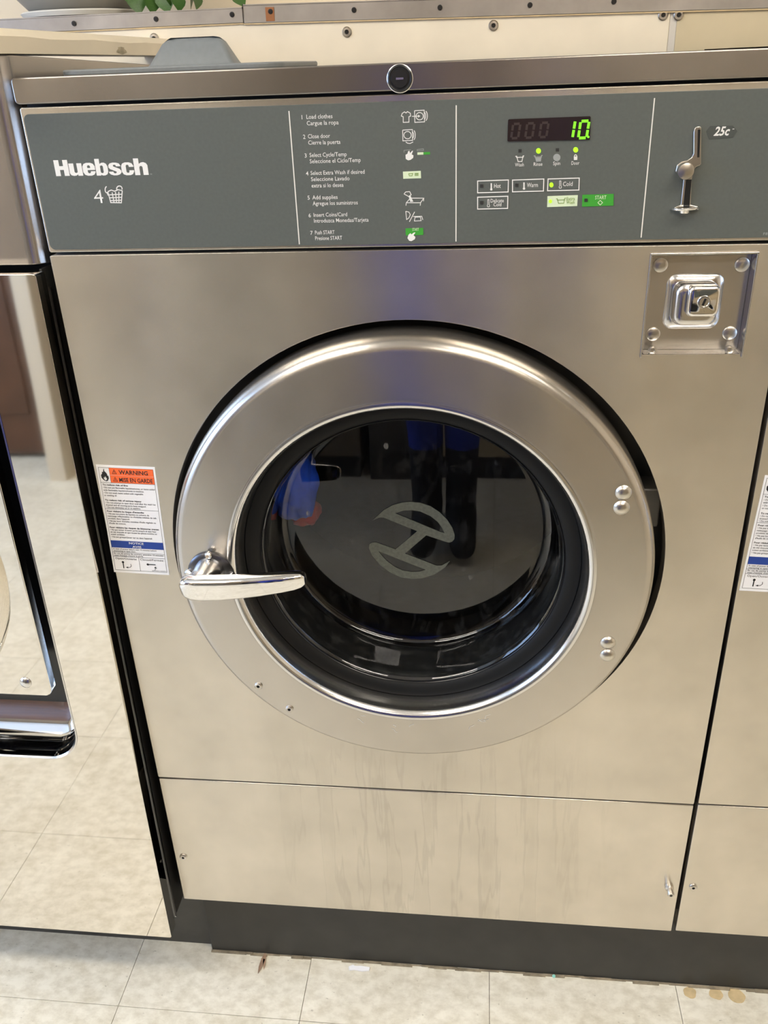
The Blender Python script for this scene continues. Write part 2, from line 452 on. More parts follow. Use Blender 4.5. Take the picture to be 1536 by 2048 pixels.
# wooden door and its cream post on the opposite wall
dr = struct(empty('door_1', (-1.86, RY0, 0)))
MB().box(-.55, .55, .001, .10, .02, 2.05).build('door_leaf', 'brown_wood', dr, bevel=.003)
for z0 in (.2, 1.15): MB().box(-.38, .38, .10, .108, z0, z0+.75).build('panel', 'brown_wood', dr, bevel=.003)
MB().lathe([(0, .06), (.02, .055), (.027, .04), (.018, .025), (.012, .0)], (.45, .10, 1.0), 'y', 20).build('knob', 'satin_chrome', dr)
struct(MB().box(-1.30, -1.23, RY0+.001, RY0+.36, 0, CEIL).build('trim_1', 'cream_post', None, bevel=.004))

# bulkhead behind the machines: screwed cream boards below a metal edge trim
BY = .55
LEDGE = 1.447
bk = struct(MB().box(-1.2, 1.9, BY+.006, RY1-.001, 0, LEDGE).build('wall_bulkhead', 'cream_laminate'))
def bscrew(px, py, r=.0072, par=bk, y=BY):
    p = at(px, py, y)
    s = MB().lathe([(r, 0), (r, -.0015), (r*.8, -.003), (r*.45, -.0032), (r*.4, -.0015), (0, -.0015)], (p.x, y, p.z), 'y', 16)
    return s.build('screw', ['screw_metal', 'lock_black'], par, dark=(p.x, p.z, r*.41))
jx = at(1345, 60, BY).x
MB().box(-1.2, jx-.005, BY, BY+.006, 1.15, 1.445).build('board', 'cream_laminate', bk, bevel=.001)
MB().box(jx+.005, 1.9, BY, BY+.006, 1.15, 1.445).build('board', 'aged_laminate', bk, bevel=.001)
MB().box(jx-.0048, jx+.0048, BY+.001, BY+.006, 1.15, 1.43).build('joint_strip', 'appliance_white', bk)
for q in ((309, 77), (694, 64), (987, 51), (1326, 30), (1357, 30)): bscrew(*q)
def trim(name, pa, pb, h, y, screws, x_ext):
    (ax, az), (bx, bz) = pa, pb
    ang = math.atan2(bz-az, bx-ax); L = math.hypot(bx-ax, bz-az)
    r = struct(empty(name, (ax, y, az), (0, -ang, 0)))
    MB().box(0, L+x_ext, -.003, 0, 0, h).box(0, L+x_ext, -.003, .10, h-.002, h).build('angle', 'trim_steel', r, bevel=.0008)
    MB().box(0, L+x_ext, -.0022, .0, -.0016, -.0001).build('adhesive', 'dirt', r)
    for px, py in screws:
        p = at(px, py, y-.003); dx, dz = p.x-ax, p.z-az
        u = dx*math.cos(ang)+dz*math.sin(ang); v = -dx*math.sin(ang)+dz*math.cos(ang)
        MB().lathe([(.0038, 0), (.0036, -.0012), (.0018, -.0016), (0, -.001)], (u, -.003, v), 'y', 12).build('screw', 'lock_black', r)
    return r
trim('trim_2', (-.75, 1.4275), xz(488, 46, BY), .0205, BY, [(148, 47), (312, 38), (464, 29)], 0)
t3 = trim('trim_3', xz(489, 47, BY-.001), xz(1536, 17, BY), .0245, BY-.001, [(541, 23), (708, 20), (880, 15), (1060, 10), (1228, 3)], .9)
p = at(541, 30, BY-.005); 
tag(MB().box(p.x-.0075-t3.location.x, p.x+.0055-t3.location.x, -.0036, -.003, .002, .02).build('rust_mark', 'rust', t3))
# short side board standing on the left machine, running back to the bulkhead
sb = MB()
sb.loft([[(-.060, y, 1.389), (-.012, y, 1.389), (-.012, y, 1.404+.001*math.sin(y*31)), (-.020, y, 1.4120), (-.060, y, 1.4145)] for y in [-.05+.06*k/1.0 for k in range(11)]])
sbo = struct(sb.build('trim_4', 'cream_laminate'))
p = (-.0119, .335, 1.394)
MB().lathe([(1, 0), (.7, .0006), (0, .0008)], (0, 0, 0), 'x', 12).xf(lambda v: Vector((p[0]+v.x, p[1]+v.y*.017*(1+.3*math.sin(v.z*9)), p[2]+v.z*.0045))).build('chip', 'chip_grey', sbo)

# ------------------------------------------------------------------ the washer
DC = (.381, .823)                    # door centre (x, z)
HC = (.3836, .8244); HR = .2994
Zb, Zs, Zt = .1818, .4443, 1.1963
W = .766
wsh = empty('washer', (0, 0, 0))
tag(wsh, 'stainless front-loading washer in the middle with a green 10 on its display', 'washing machine', 'front-loading washers in a row')
cb = MB().box(.003, .006, .0601, .525, Zb, 1.362).box(W-.006, W-.003, .0601, .525, Zb, 1.362).box(.006, W-.006, .522, .525, Zb, 1.362).box(.006, W-.006, .0601, .522, Zb, Zb+.003)
cb.build('cabinet', 'side_dark', wsh)
# side walls of the front box
# recess for the coin vault
RX = (.6310, .7330); RZ = (1.0850, 1.1880)
rec = rrect(RX[0], RX[1], RZ[0], RZ[1], .0025, 3)
fp = MB().plate([rrect(.0008, W-.0008, Zs+.0016, Zt, .0015, 2), circ(HC[0], HC[1], HR, 128), rec], 0, .02)
fpo = fp.build('front_panel', 'brushed_steel', wsh, bevel=.0011)
MB().plate([rrect(.0008, W-.0008, Zb, Zs-.0012, .0015, 2)], 0, .02).build('lower_panel', 'brushed_steel', wsh, bevel=.0018, seg=3)
MB().box(.003, W-.003, .012, .058, Zs-.02, Zs+.02).build('seam_backing', 'dark_cavity', wsh)
MB().box(.003, .02, .021, .06, Zb+.01, 1.34).build('side_wall', 'side_dark', wsh)
MB().box(W-.02, W-.003, .021, .06, Zb+.01, 1.34).build('side_wall', 'side_dark', wsh)
MB().box(.003, W-.003, .012, .058, Zt-.012, Zt+.012).build('seam_backing', 'dark_cavity', wsh)
# tub front seen in the gap round the door
MB().lathe([(.315, .021), (.315, .058), (.20, .0585), (.196, .0595)], (HC[0], 0, HC[1]), 'y', 96).build('tub_front', 'dark_enamel', wsh)
MB().lathe([(.1955, .0602), (.1955, .092), (.200, .10), (.27, .106), (.27, .40), (.0, .42)], (DC[0], 0, DC[1]), 'y', 64).build('drum', 'drum_metal', wsh)
# control panel
CZ0, CZ1 = 1.1995, 1.3405
MB().plate([rrect(.0008, W-.0008, CZ0, CZ1, .002, 2)], .001, .05).build('control_frame', 'brushed_steel', wsh, bevel=.001)
ov = MB().plate([rrect(.0035, W-.006, 1.2025, 1.3345, .006, 5)], -.0002, .001)
cpl = ov.build('control_panel', 'panel_grey', wsh, bevel=.0003, seg=1)
# top band and lid
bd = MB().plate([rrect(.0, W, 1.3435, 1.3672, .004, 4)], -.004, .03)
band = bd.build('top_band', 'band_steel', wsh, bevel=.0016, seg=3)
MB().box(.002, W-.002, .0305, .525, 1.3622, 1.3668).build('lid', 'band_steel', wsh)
MB().box(.004, W-.004, .012, .05, 1.3405, 1.3434).build('seam_backing', 'dark_cavity', wsh)
p = at(800, 157, -.004)
lk = MB().lathe([(.0118, 0), (.0118, -.002), (.0105, -.003), (.0096, -.0022), (.0085, -.0022), (.0078, -.003), (0, -.003)], (p.x, -.004, p.z), 'y', 32).build('lid_lock', 'lock_black', band)
MB().lathe([(.0124, 0), (.0124, -.0008), (.0118, -.0012), (.0117, 0)], (p.x, -.004, p.z), 'y', 32).build('lock_collar', 'satin_chrome', band)
MB().box(p.x-.0035, p.x+.0035, -.0074, -.007, p.z-.0009, p.z+.0009).build('keyhole', 'satin_chrome', band)
# detergent dispenser on the lid
ds = MB().plate([rrect(.020, .258, .05, .30, .03, 6)], -1.3725, -1.3666).xf(lambda v: Vector((v.x, v.z, -v.y)))
dso = ds.build('dispenser_cover', 'plastic_grey', wsh, bevel=.002)
h0 = at(293, 128, .07); h1 = at(320, 77, .07); h2 = at(436, 74, .07); h3 = at(468, 122, .07)
zb = 1.3725
rings = []
for (f, ins) in ((0, 0), (.08, .0005), (.8, 0), (.95, .003), (1.0, .008)):
    z = zb+f*(h1.z-zb+.0005)
    xl = h0.x+(h1.x-h0.x)*min(1, f*1.05)+ins; xr = h3.x+(h2.x-h3.x)*min(1, f*1.05)-ins
    y0 = .07+.012*f+ins; y1 = .105-.012*f-ins
    rings.append([(x, y, z) for x, y in rrect(xl, xr, y0, y1, .005, 4)])
MB().loft(rings).build('dispenser_flap', 'plastic_grey', dso, smooth=50)

# ---- printing on the control panel
PY = -.00045
Z1 = lambda x, y: xz(570+x*350/1536, 190+y*350/1536)         # steps area of the panel
Z2 = lambda x, y: xz(900+x*420/1536, 200+y*420/1536)         # display area
Z3 = lambda x, y: xz(x*.390625, 180+y*.390625)               # brand area
Z4 = lambda x, y: xz(1320+x*.140625, 230+y*.140625)          # coin area
steps = [[('1', 148, None, 213), ('Load clothes', 190, 418, 210), ('Cargue la ropa', 193, 472, 266)],
         [('2', 160, None, 385), ('Close door', 203, 397, 381), ('Cierre la puerta', 206, 488, 436)],
         [('3', 174, None, 549), ('Select Cycle/Temp', 217, 543, 545), ('Seleccione el Ciclo/Temp', 219, 666, 599)],
         [('4', 185, None, 706), ('Select Extra Wash if desired', 226, 700, 702), ('Seleccione Lavado', 230, 568, 756), ('extra si lo desea', 235, 515, 812)],
         [('5', 200, None, 918), ('Add supplies', 242, 463, 916), ('Agregue los suministros', 245, 640, 968)],
         [('6', 209, None, 1073), ('Insert Coins/Card', 253, 547, 1069), ('Introduzca Monedas/Tarjeta', 256, 735, 1120)],
         [('7', 224, None, 1226), ('Push START', 265, 437, 1223), ('Presione START', 267, 503, 1273)]]
todo = []
def later(name, mb, mat, parent): todo.append((name, mb, mat, parent)); return mb
for st in steps:
    mb = later('step_text', MB(), 'print_white', cpl)
    for (t, xl, xr, yb) in st:
        a0 = Z1(xl, yb); a1 = Z1(xr, yb) if xr else None
        text(mb, t, a0[0], a1[0] if a1 else None, a0[1], .0040, PY, .004)
def ic(name, strokes=(), fills=(), Z=Z1, wd=.0007, mat='print_white', y=PY):
    m = MB()
    for s_ in strokes: m.stroke([Z(*q) for q in s_], wd, y)
    for f_ in fills: m.flat([[Z(*q) for q in f_]], y)
    return m.build(name, mat, cpl, smooth=0)
def arc(cx, cy, r, a0, a1, n=14, ry=None): return [(cx+r*math.cos(a0+(a1-a0)*k/n), cy+(ry or r)*math.sin(a0+(a1-a0)*k/n)) for k in range(n+1)]
ic('shirt_icon', [[(1020, 185), (1030, 160), (1050, 148), (1062, 158), (1075, 145), (1100, 160), (1103, 185), (1088, 190), (1088, 238), (1038, 240), (1038, 190), (1020, 185)]])
ic('washer_icon', [[(1137, 138), (1222, 133), (1225, 235), (1140, 240), (1137, 138)], arc(1182, 186, 32, 0, 2*PI, 24), arc(1215, 183, 20, -1.2, 1.2, 10, 36), arc(1228, 183, 22, -1.2, 1.2, 10, 45), [(1115, 187), (1180, 185)], [(1168, 176), (1182, 185), (1168, 195)]])
ic('door_icon', [[(1033, 308), (1118, 303), (1120, 398), (1035, 402), (1033, 308)], arc(1076, 352, 32, 0, 2*PI, 24), arc(1110, 352, 20, -1.2, 1.2, 10, 34), arc(1124, 352, 20, -1.2, 1.2, 10, 44), [(1060, 412), (1075, 422), (1098, 425), (1125, 412)]])
HAND = [(1060, 560), (1058, 525), (1075, 515), (1080, 495), (1092, 488), (1098, 510), (1115, 490), (1125, 488), (1112, 520), (1128, 530), (1125, 552), (1100, 570), (1080, 573)]
ic('hand_icon', [], [HAND]); ic('key_outline_icon', [[(1045, 505), (1045, 485), (1100, 480), (1100, 485)], [(1160, 478), (1216, 472), (1216, 486), (1160, 490), (1160, 478)]], wd=.0004, mat='print_grey')
ic('pale_key_icon', [], [[(1162, 503), (1215, 501), (1215, 523), (1162, 525)]], mat='pale_key'); ic('green_key_icon', [], [[(1217, 501), (1273, 499), (1274, 521), (1217, 523)]], mat='green_key')
ic('pale_key_icon', [], [[(1035, 672), (1192, 665), (1195, 730), (1038, 735)]], mat='pale_key')
ic('key_print', [[(1085, 690), (1122, 688), (1116, 708), (1092, 709), (1085, 690)], [(1138, 688), (1172, 686)], [(1138, 697), (1172, 695)], [(1138, 706), (1172, 704)]], wd=.0006, mat='olive_print', y=PY-.0002)
ic('pouring_icon', [[(1045, 868), (1060, 850), (1095, 848), (1108, 875), (1085, 890), (1045, 868)], [(1065, 945), (1100, 905), (1218, 905), (1190, 945), (1065, 945)], [(1065, 945), (1062, 970)], [(1190, 945), (1187, 970)], [(1218, 905), (1216, 932)]], [[(1085, 888), (1102, 884), (1126, 935), (1100, 938)]])
ic('coin_icon', [[(1060, 1020), (1068, 1092), (1088, 1078), (1100, 1050), (1088, 1027), (1060, 1020)], [(1138, 1025), (1092, 1112)], [(1125, 1066), (1200, 1064), (1210, 1095)], [(1135, 1106), (1142, 1072), (1188, 1070), (1195, 1102), (1135, 1106)]])
ic('green_key_icon', [], [[(1058, 1170), (1213, 1165), (1215, 1228), (1060, 1232)]], mat='green_key')
ic('hand_icon', [], [[(1075, 1255), (1085, 1225), (1100, 1212), (1110, 1222), (1135, 1205), (1145, 1207), (1128, 1230), (1145, 1245), (1140, 1265), (1110, 1282), (1090, 1278)]], y=PY-.0002)
mb = later('key_print', MB(), 'pale_key', cpl); q = Z1(1118, 1192); q2 = Z1(1175, 1190); text(mb, 'START', q[0], q2[0], q[1], .0030, PY-.0002)
for a_, b_ in ((Z1(35, 140), Z1(127, 1310)), (Z1(1503, 90), Z1(1501, 1285)), (xz(1309, 196), xz(1282, 475))):
    MB().stroke([a_, b_], .0011, PY).build('divider_line', 'divider_white', cpl)
# brand lettering
mb = later('brand_lettering', MB(), 'print_white', cpl)
GLYPH = {'H': [[(0, 0), (.36, 0), (.36, .38), (.64, .38), (.64, 0), (1, 0), (1, 1), (.64, 1), (.64, .62), (.36, .62), (.36, 1), (0, 1)]],
 'u': [[(0, 1), (0, .22), (.1, .05), (.3, 0), (.48, .02), (.62, .12), (.62, 0), (1, 0), (1, 1), (.62, 1), (.62, .32), (.56, .24), (.44, .24), (.38, .32), (.38, 1)]],
 'e': [[(.62, .34), (.62, .26), (.55, .19), (.45, .19), (.38, .27), (.38, .44), (1, .44), (1, .72), (.88, .92), (.66, 1), (.34, 1), (.12, .92), (0, .72), (0, .28), (.12, .08), (.34, 0), (.66, 0), (.88, .08), (1, .26), (1, .34)], [(.38, .60), (.38, .74), (.45, .81), (.55, .81), (.62, .74), (.62, .60)]],
 'b': [[(0, 0), (.38, 0), (.38, .06), (.5, 0), (.7, 0), (.9, .07), (1, .22), (1, .54), (.9, .70), (.72, .77), (.52, .76), (.38, .69), (.38, 1), (0, 1)], [(.38, .2), (.38, .55), (.45, .6), (.56, .6), (.62, .54), (.62, .21), (.56, .15), (.45, .15)]],
 's': [[(0, .3), (.36, .3), (.38, .2), (.46, .16), (.56, .17), (.62, .23), (.6, .3), (.4, .38), (.12, .5), (.02, .62), (.03, .8), (.16, .94), (.4, 1), (.66, .99), (.88, .92), (.97, .78), (.98, .7), (.63, .7), (.6, .8), (.53, .83), (.43, .82), (.38, .76), (.42, .69), (.62, .61), (.88, .5), (1, .36), (.99, .2), (.86, .07), (.62, 0), (.36, 0), (.12, .08), (.01, .2)]],
 'c': [[(1, .38), (1, .28), (.88, .08), (.66, 0), (.34, 0), (.12, .08), (0, .28), (0, .72), (.12, .92), (.34, 1), (.66, 1), (.88, .92), (1, .72), (1, .64), (.62, .64), (.62, .74), (.56, .81), (.45, .81), (.38, .74), (.38, .26), (.45, .19), (.56, .19), (.62, .26), (.62, .38)]],
 'h': [[(0, 0), (.38, 0), (.38, .46), (.44, .54), (.56, .54), (.62, .46), (.62, 0), (1, 0), (1, .58), (.9, .71), (.72, .77), (.54, .75), (.38, .67), (.38, 1), (0, 1)]]}
for (ch, xa, xb, h) in (('H', 289, 359, 82), ('u', 362, 428, 64), ('e', 431, 494, 66), ('b', 497, 559, 86), ('s', 562, 626, 66), ('c', 628, 691, 66), ('h', 694, 763, 86)):
    yb = 441-(xa-292)*.0125; q = Z3(xa, yb); q2 = Z3(xb, yb); t_ = Z3(xa, yb-h)
    mb.flat([[(q[0]+(q2[0]-q[0])*u, q[1]+(t_[1]-q[1])*v) for u, v in lp] for lp in GLYPH[ch]], PY)
mb = later('brand_lettering', MB(), 'print_grey', cpl); q = Z3(770, 434); text(mb, 'o', q[0], q[0]+.002, q[1], .0022, PY)
mb = later('load_number', MB(), 'print_white', cpl); q = Z3(487, 580); q2 = Z3(534, 579); t_ = Z3(500, 506)
text(mb, '4', q[0], q2[0], q[1], t_[1]-q[1], PY, -.008)
ic('basket_icon', [[(553, 520), (568, 576), (622, 577), (627, 515)], [(553, 520), (570, 512), (588, 518), (605, 510), (627, 515)], arc(548, 510, 9, .5, 4.6, 10, 16), arc(612, 505, 14, 2.6, 6.6, 10, 14),
    [(555, 537), (627, 533)], [(559, 552), (626, 549)], [(564, 566), (624, 564)], [(575, 524), (585, 577)], [(592, 522), (598, 577)], [(609, 520), (610, 577)], [(548, 524), (555, 540)]], Z=Z3, wd=.0010)
# display
dw = MB().plate([[Z2(425, 146), Z2(432, 140), Z2(1022, 118), Z2(1028, 124), Z2(1022, 290), Z2(426, 303), Z2(420, 297)]], -.0012, -.0002).build('display', 'display_window', cpl)
DY = -.0014
def seg7(name, x, y, wd, mat, sc=1.0, one=False):
    m = MB(); TL, TR, BR, BL = (x, y), (x+62*sc, y-3*sc), (x+42*sc, y+120*sc), (x-18*sc, y+123*sc)
    mid = lambda a, b, f: (a[0]+(b[0]-a[0])*f, a[1]+(b[1]-a[1])*f)
    if one: segs = [(mid(TR, BR, .04), mid(TR, BR, .46)), (mid(TR, BR, .54), mid(TR, BR, .96))]
    else:
        segs = [(mid(TL, TR, .1), mid(TL, TR, .9)), (mid(BL, BR, .1), mid(BL, BR, .9))]
        for A, B in ((TL, BL), (TR, BR)): segs += [(mid(A, B, .06), mid(A, B, .46)), (mid(A, B, .54), mid(A, B, .94))]
    for a_, b_ in segs: m.stroke([Z2(*a_), Z2(*b_)], wd, DY)
    return m.build(name, mat, dw, smooth=0)
seg7('lit_digit', 853, 155, .0024, 'segment_green', 1, True)
seg7('lit_digit', 955, 155, .0024, 'segment_green')
MB().flat([[Z2(*q) for q in arc(1010, 269, 9, 0, 2*PI, 12)]], DY).build('lit_point', 'segment_green', dw)
for gx, gy in ((462, 175), (565, 171), (668, 167)):
    seg7('unlit_digit', gx, gy, .0022, 'display_ghost', .85)
# indicator lights
for (x, y, on) in ((512, 372, 0), (647, 372, 1), (785, 365, 0), (919, 364, 1)):
    pts = [Z2(*q) for q in (arc(x, y, 18, 0, 2*PI, 14, 20) if on else [(x-12, y-12), (x+12, y-13), (x+12, y+12), (x-12, y+13)])]
    MB().plate([pts], -.0009 if on else -.0004, -.0002).build('indicator_light', 'led_green' if on else 'led_off', cpl)
ic('tub_icon', [[(478, 412), (488, 411), (498, 450), (526, 449), (534, 409), (542, 408)], [(484, 420), (538, 418)]], Z=Z2)
ic('tub_icon', [[(612, 409), (622, 408), (632, 448), (662, 446), (668, 406), (677, 405)], [(618, 418), (672, 415)]], [[(624, 422), (667, 420), (660, 443), (634, 444)]], Z=Z2, mat='print_grey')
ic('spin_icon', [arc(781, 420, 22, 0, 2*PI, 20), arc(781, 420, 13, 0, 2*PI, 16), arc(781, 420, 5, 0, 2*PI, 10)], Z=Z2, wd=.0012, mat='print_grey')
ic('lock_icon', [arc(918, 412, 9, PI, 2*PI, 8, 12)], [[(905, 413), (932, 412), (930, 438), (906, 439)]], Z=Z2)
for (t, x0, x1, yb) in (('Wash', 475, 540, 486), ('Rinse', 611, 675, 482), ('Spin', 753, 805, 476), ('Door', 887, 945, 474)):
    mb = later('indicator_text', MB(), 'print_white', cpl); q = Z2(x0, yb); q2 = Z2(x1, yb); text(mb, t, q[0], q2[0], q[1], .0034, PY, .004)
# keys
def frame_key(c4):
    P4 = [Z2(*q) for q in c4]
    k = MB().plate([P4], -.0006, -.0002).build('key', 'panel_grey', cpl)
    MB().stroke(P4, .0009, -.0008, True).build('key_outline', 'print_white', k)
    return k
def led(k, x, y, on, r=15):
    MB().plate([[Z2(*q) for q in (arc(x, y, r, 0, 2*PI, 12, r*1.2) if on else [(x-12, y-12), (x+12, y-12), (x+12, y+12), (x-12, y+12)])]], -.0011, -.0006).build('key_light', 'led_green' if on else 'led_off', k)
def thermo(k, x, y, fill):
    m = MB()
    pts = [(x-5, y-24), (x+5, y-24), (x+5, y+12), (x+9, y+20), (x+6, y+29), (x-6, y+29), (x-9, y+20), (x-5, y+12)]
    if fill: m.flat([[Z2(*q) for q in pts]], -.0008)
    else: m.stroke([Z2(*q) for q in pts], .0005, -.0008, True)
    m.build('thermometer_icon', 'print_white', k)
def ktext(k, t, x0, x1, yb, cap=.0042, mat='print_white', bold=.004):
    mb = later('key_text', MB(), mat, k); q = Z2(x0, yb); q2 = Z2(x1, yb); text(mb, t, q[0], q2[0], q[1], cap, -.0008, bold)
k = frame_key([(202, 592), (427, 584), (425, 672), (202, 678)]); led(k, 232, 628, 0); thermo(k, 302, 632, 1); ktext(k, 'Hot', 322, 370, 643)
k = frame_key([(457, 585), (686, 577), (683, 665), (457, 671)]); led(k, 488, 622, 0); thermo(k, 541, 626, 1); ktext(k, 'Warm', 562, 642, 637)
k = frame_key([(717, 577), (945, 570), (942, 658), (713, 663)]); led(k, 741, 620, 1); thermo(k, 806, 615, 0); ktext(k, 'Cold', 825, 895, 629)
k = frame_key([(202, 710), (423, 703), (421, 792), (202, 797)]); led(k, 232, 750, 0); thermo(k, 281, 752, 0); ktext(k, 'Delicate', 297, 393, 749, .0036); ktext(k, 'Cold', 318, 375, 777, .0036)
k = MB().plate([[Z2(*q) for q in [(713, 703), (935, 695), (930, 775), (710, 783)]]], -.0006, -.0002).build('key', 'pale_key', cpl)
led(k, 734, 740, 1, 12); ktext(k, 'Extra', 852, 912, 734, .0034, 'olive_print'); ktext(k, 'Wash', 850, 910, 760, .0034, 'olive_print')
m = MB()
for s_ in ([(775, 722), (785, 721), (793, 756), (832, 754), (838, 718), (848, 717)], [(782, 732), (842, 729)]): m.stroke([Z2(*q) for q in s_], .0006, -.0008)
m.build('tub_icon', 'olive_print', k)
k = MB().plate([[Z2(*q) for q in [(968, 693), (1197, 686), (1195, 772), (965, 780)]]], -.0006, -.0002).build('key', 'green_key', cpl)
led(k, 994, 732, 0); ktext(k, 'START', 1060, 1142, 726, .0036, 'pale_key')
MB().stroke([Z2(*q) for q in [(1098, 733), (1115, 750), (1098, 767), (1081, 750)]], .0006, -.0008, True).build('diamond_icon', 'pale_key', k)
# coin slot
hx = MB().plate([[Z4(*q) for q in [(655, 235), (715, 155), (1035, 150), (1100, 230), (1035, 320), (700, 345)]]], -.0005, -.0002).build('price_sticker', 'sticker_grey', cpl)
mb = later('price_text', MB(), 'print_white', hx); q = Z4(758, 292); q2 = Z4(985, 280); text(mb, '25c', q[0], q2[0], q[1], .0078, -.0007, .026, .25)
MB().flat([[Z4(*q) for q in [(1028, 196), (1055, 193), (1055, 201), (1028, 204)]]], -.0007).build('price_text', 'print_white', hx)
mb = later('panel_code', MB(), 'print_grey', cpl); q = xz(1526, 470); text(mb, 'F8', q[0], q[0]+.004, q[1], .0026, PY)
cs = [(470, 240), (480, 195), (510, 165), (560, 158), (580, 175), (578, 690), (560, 715), (500, 738), (478, 790), (455, 870), (445, 920), (430, 1270), (545, 1300), (545, 1345), (200, 1360), (195, 1310), (290, 1268), (328, 915), (270, 890), (215, 800), (235, 710), (300, 655), (380, 640), (440, 600), (468, 545)]
cso = MB().plate([[Z4(*q) for q in cs]], -.0026, -.0002).build('coin_slot', 'screw_metal', cpl, bevel=.0008)
MB().plate([[Z4(*q) for q in [(530, 205), (565, 203), (550, 598), (520, 600)]]], -.003, -.0026).build('slit', 'lock_black', cso)
MB().plate([[Z4(*q) for q in [(362, 915), (440, 912), (408, 1310), (322, 1312)]]], -.003, -.0026).build('return_slit', 'lock_black', cso)
p = at(1320+365*.140625, 230+797*.140625, -.009)
MB().lathe([(.0072, .0065), (.0078, -.001), (.0072, -.0022), (.004, -.0032), (0, -.0035)], (p.x, -.009, p.z), 'y', 28).build('return_knob', 'screw_metal', cso)
p = at(1320+372*.140625, 230+1335*.140625, -.006)
MB().tube([(p.x+.0125*math.cos(t), -.001-.009*math.sin(t), p.z+.0005*math.cos(t)) for t in [PI*k/14 for k in range(15)]], .0012, 8).build('return_lip', 'chrome', cso)
MB().lathe([(.0058, -.001), (.005, -.0035), (.002, -.0055), (0, -.006)], (p.x-.001, -.003, p.z-.0005), 'z', 20).build('return_cup', 'chrome', cso)

# ---- coin vault recess
D0 = .016
rb = MB()
o_ = rrect(RX[0]+.0007, RX[1]-.0007, RZ[0]+.0007, RZ[1]-.0007, .0022, 3)
rb.loft([[(x, -.0012, z) for x, z in o_], [(x, D0, z) for x, z in o_]], cap=False)
rw = rb.build('vault_recess', 'satin_chrome', wsh)
MB().plate([rrect(RX[0]+.0009, RX[1]-.0009, RZ[0]+.0009, RZ[1]-.0009, .0022, 3)], D0-.0008, D0+.004).build('vault_plate', 'door_steel', rw)
fr = MB()
fr.box(RX[0]-.0012, RX[0]+.0006, -.0022, .006, RZ[0]-.003, RZ[1]+.001).box(RX[1]-.0006, RX[1]+.0012, -.0022, .006, RZ[0]-.003, RZ[1]+.001).box(RX[0]-.0012, RX[1]+.0012, -.0022, .006, RZ[1]-.0006, RZ[1]+.0012)
fr.build('vault_frame', 'satin_chrome', rw, bevel=.0005)
zc = RZ[0]+.0006
for x_ in (.6425, .7205):
    MB().lathe([(.0042, 0), (.0042, -.003), (.0026, -.0036), (.0022, -.002), (0, -.002)], (x_, .004, RZ[0]+.0042), 'y', 12).build('nut', 'screw_metal', rw)
yv = D0-.0008
for q in ((1321, 530), (1484, 529), (1306, 668), (1459, 666)):
    p = at(*q, yv)
    MB().lathe([(.0074, 0), (.0072, -.0012), (.0060, -.0020), (0, -.0024)], (p.x, yv, p.z), 'y', 24).build('rivet', 'screw_metal', rw)
c0 = at(1388, 603, yv); 
def sq(cx, cz, h, r, y): return [(x, y, z) for x, z in rrect(cx-h, cx+h, cz-h, cz+h, r, 6)]
bx = (c0.x-.001, c0.z)
MB().loft([sq(bx[0], bx[1], .0285, .010, yv), sq(bx[0], bx[1], .0275, .010, yv-.0015), sq(bx[0], bx[1], .0225, .010, yv-.003), sq(bx[0]+.0005, bx[1]-.0005, .0215, .0095, yv-.012), sq(bx[0]+.0005, bx[1]-.0005, .019, .009, yv-.015), sq(bx[0]+.0005, bx[1]-.0005, .0135, .006, yv-.0152)]).build('vault_boss', 'satin_chrome', rw, smooth=50)
k0 = at(1408, 604, yv-.024)
MB().loft([sq(k0.x, k0.z, .0155, .005, yv-.0145), sq(k0.x, k0.z, .0155, .005, yv-.021), sq(k0.x, k0.z, .0145, .005, yv-.0235), sq(k0.x, k0.z, .0125, .0045, yv-.0242)]).build('lock_body', 'chrome', rw, smooth=50)
MB().lathe([(.0066, 0), (.0062, -.001), (.0048, -.0012), (.0045, -.0004), (0, -.0004)], (k0.x, yv-.0242, k0.z), 'y', 28).build('lock_core', 'satin_chrome', rw)
MB().box(-.0011, .0011, yv-.0249, yv-.0245, -.0036, .0036).xf(lambda v: Vector((k0.x+v.x*.94-v.z*-.3, v.y, k0.z+v.z*.94+v.x*-.3))).build('keyhole', 'lock_black', rw)

# ---- door
prof = [(.205, .030), (.2885, .024), (.2890, .006), (.2886, -.010), (.2878, -.0170), (.2862, -.0225), (.2832, -.0267), (.2795, -.0290), (.2750, -.0300), (.2235, -.0312), (.2185, -.0318), (.2140, -.0300), (.2110, -.0245), (.2090, -.016), (.2075, -.004), (.2068, .006)]
door = MB().lathe(prof, (DC[0], 0, DC[1]), 'y', 160).build('door', 'door_steel', wsh, smooth=40)
lip = MB().lathe([(.2200, -.0319), (.2165, -.0330), (.2125, -.0310), (.2098, -.0250), (.2078, -.0160), (.2064, -.004), (.2058, .004)], (DC[0], 0, DC[1]), 'y', 160).build('chrome_lip', 'satin_chrome', door, smooth=60)
MB().lathe([(.2062, .004), (.2055, -.001), (.2000, -.0025), (.1905, -.0005), (.1875, .0025), (.1862, .0042)], (DC[0], 0, DC[1]), 'y', 128).build('gasket', 'black_rubber', door, smooth=60)
MB().lathe([(.1872, .0038), (.1862, .0022), (.1852, .0034), (.1852, .006)], (DC[0], 0, DC[1]), 'y', 128).build('gasket_bead', 'gloss_black', door, smooth=60)
MB().lathe([(.1852, .0055), (.1830, .0075), (.1815, .012), (.1812, .030), (.1808, .060), (.1802, .0740), (.1785, .0795), (.1745, .0832), (.169, .0844), (.160, .0846), (0, .0846)], (DC[0], 0, DC[1]), 'y', 128).build('glass', 'door_glass', door, smooth=60)
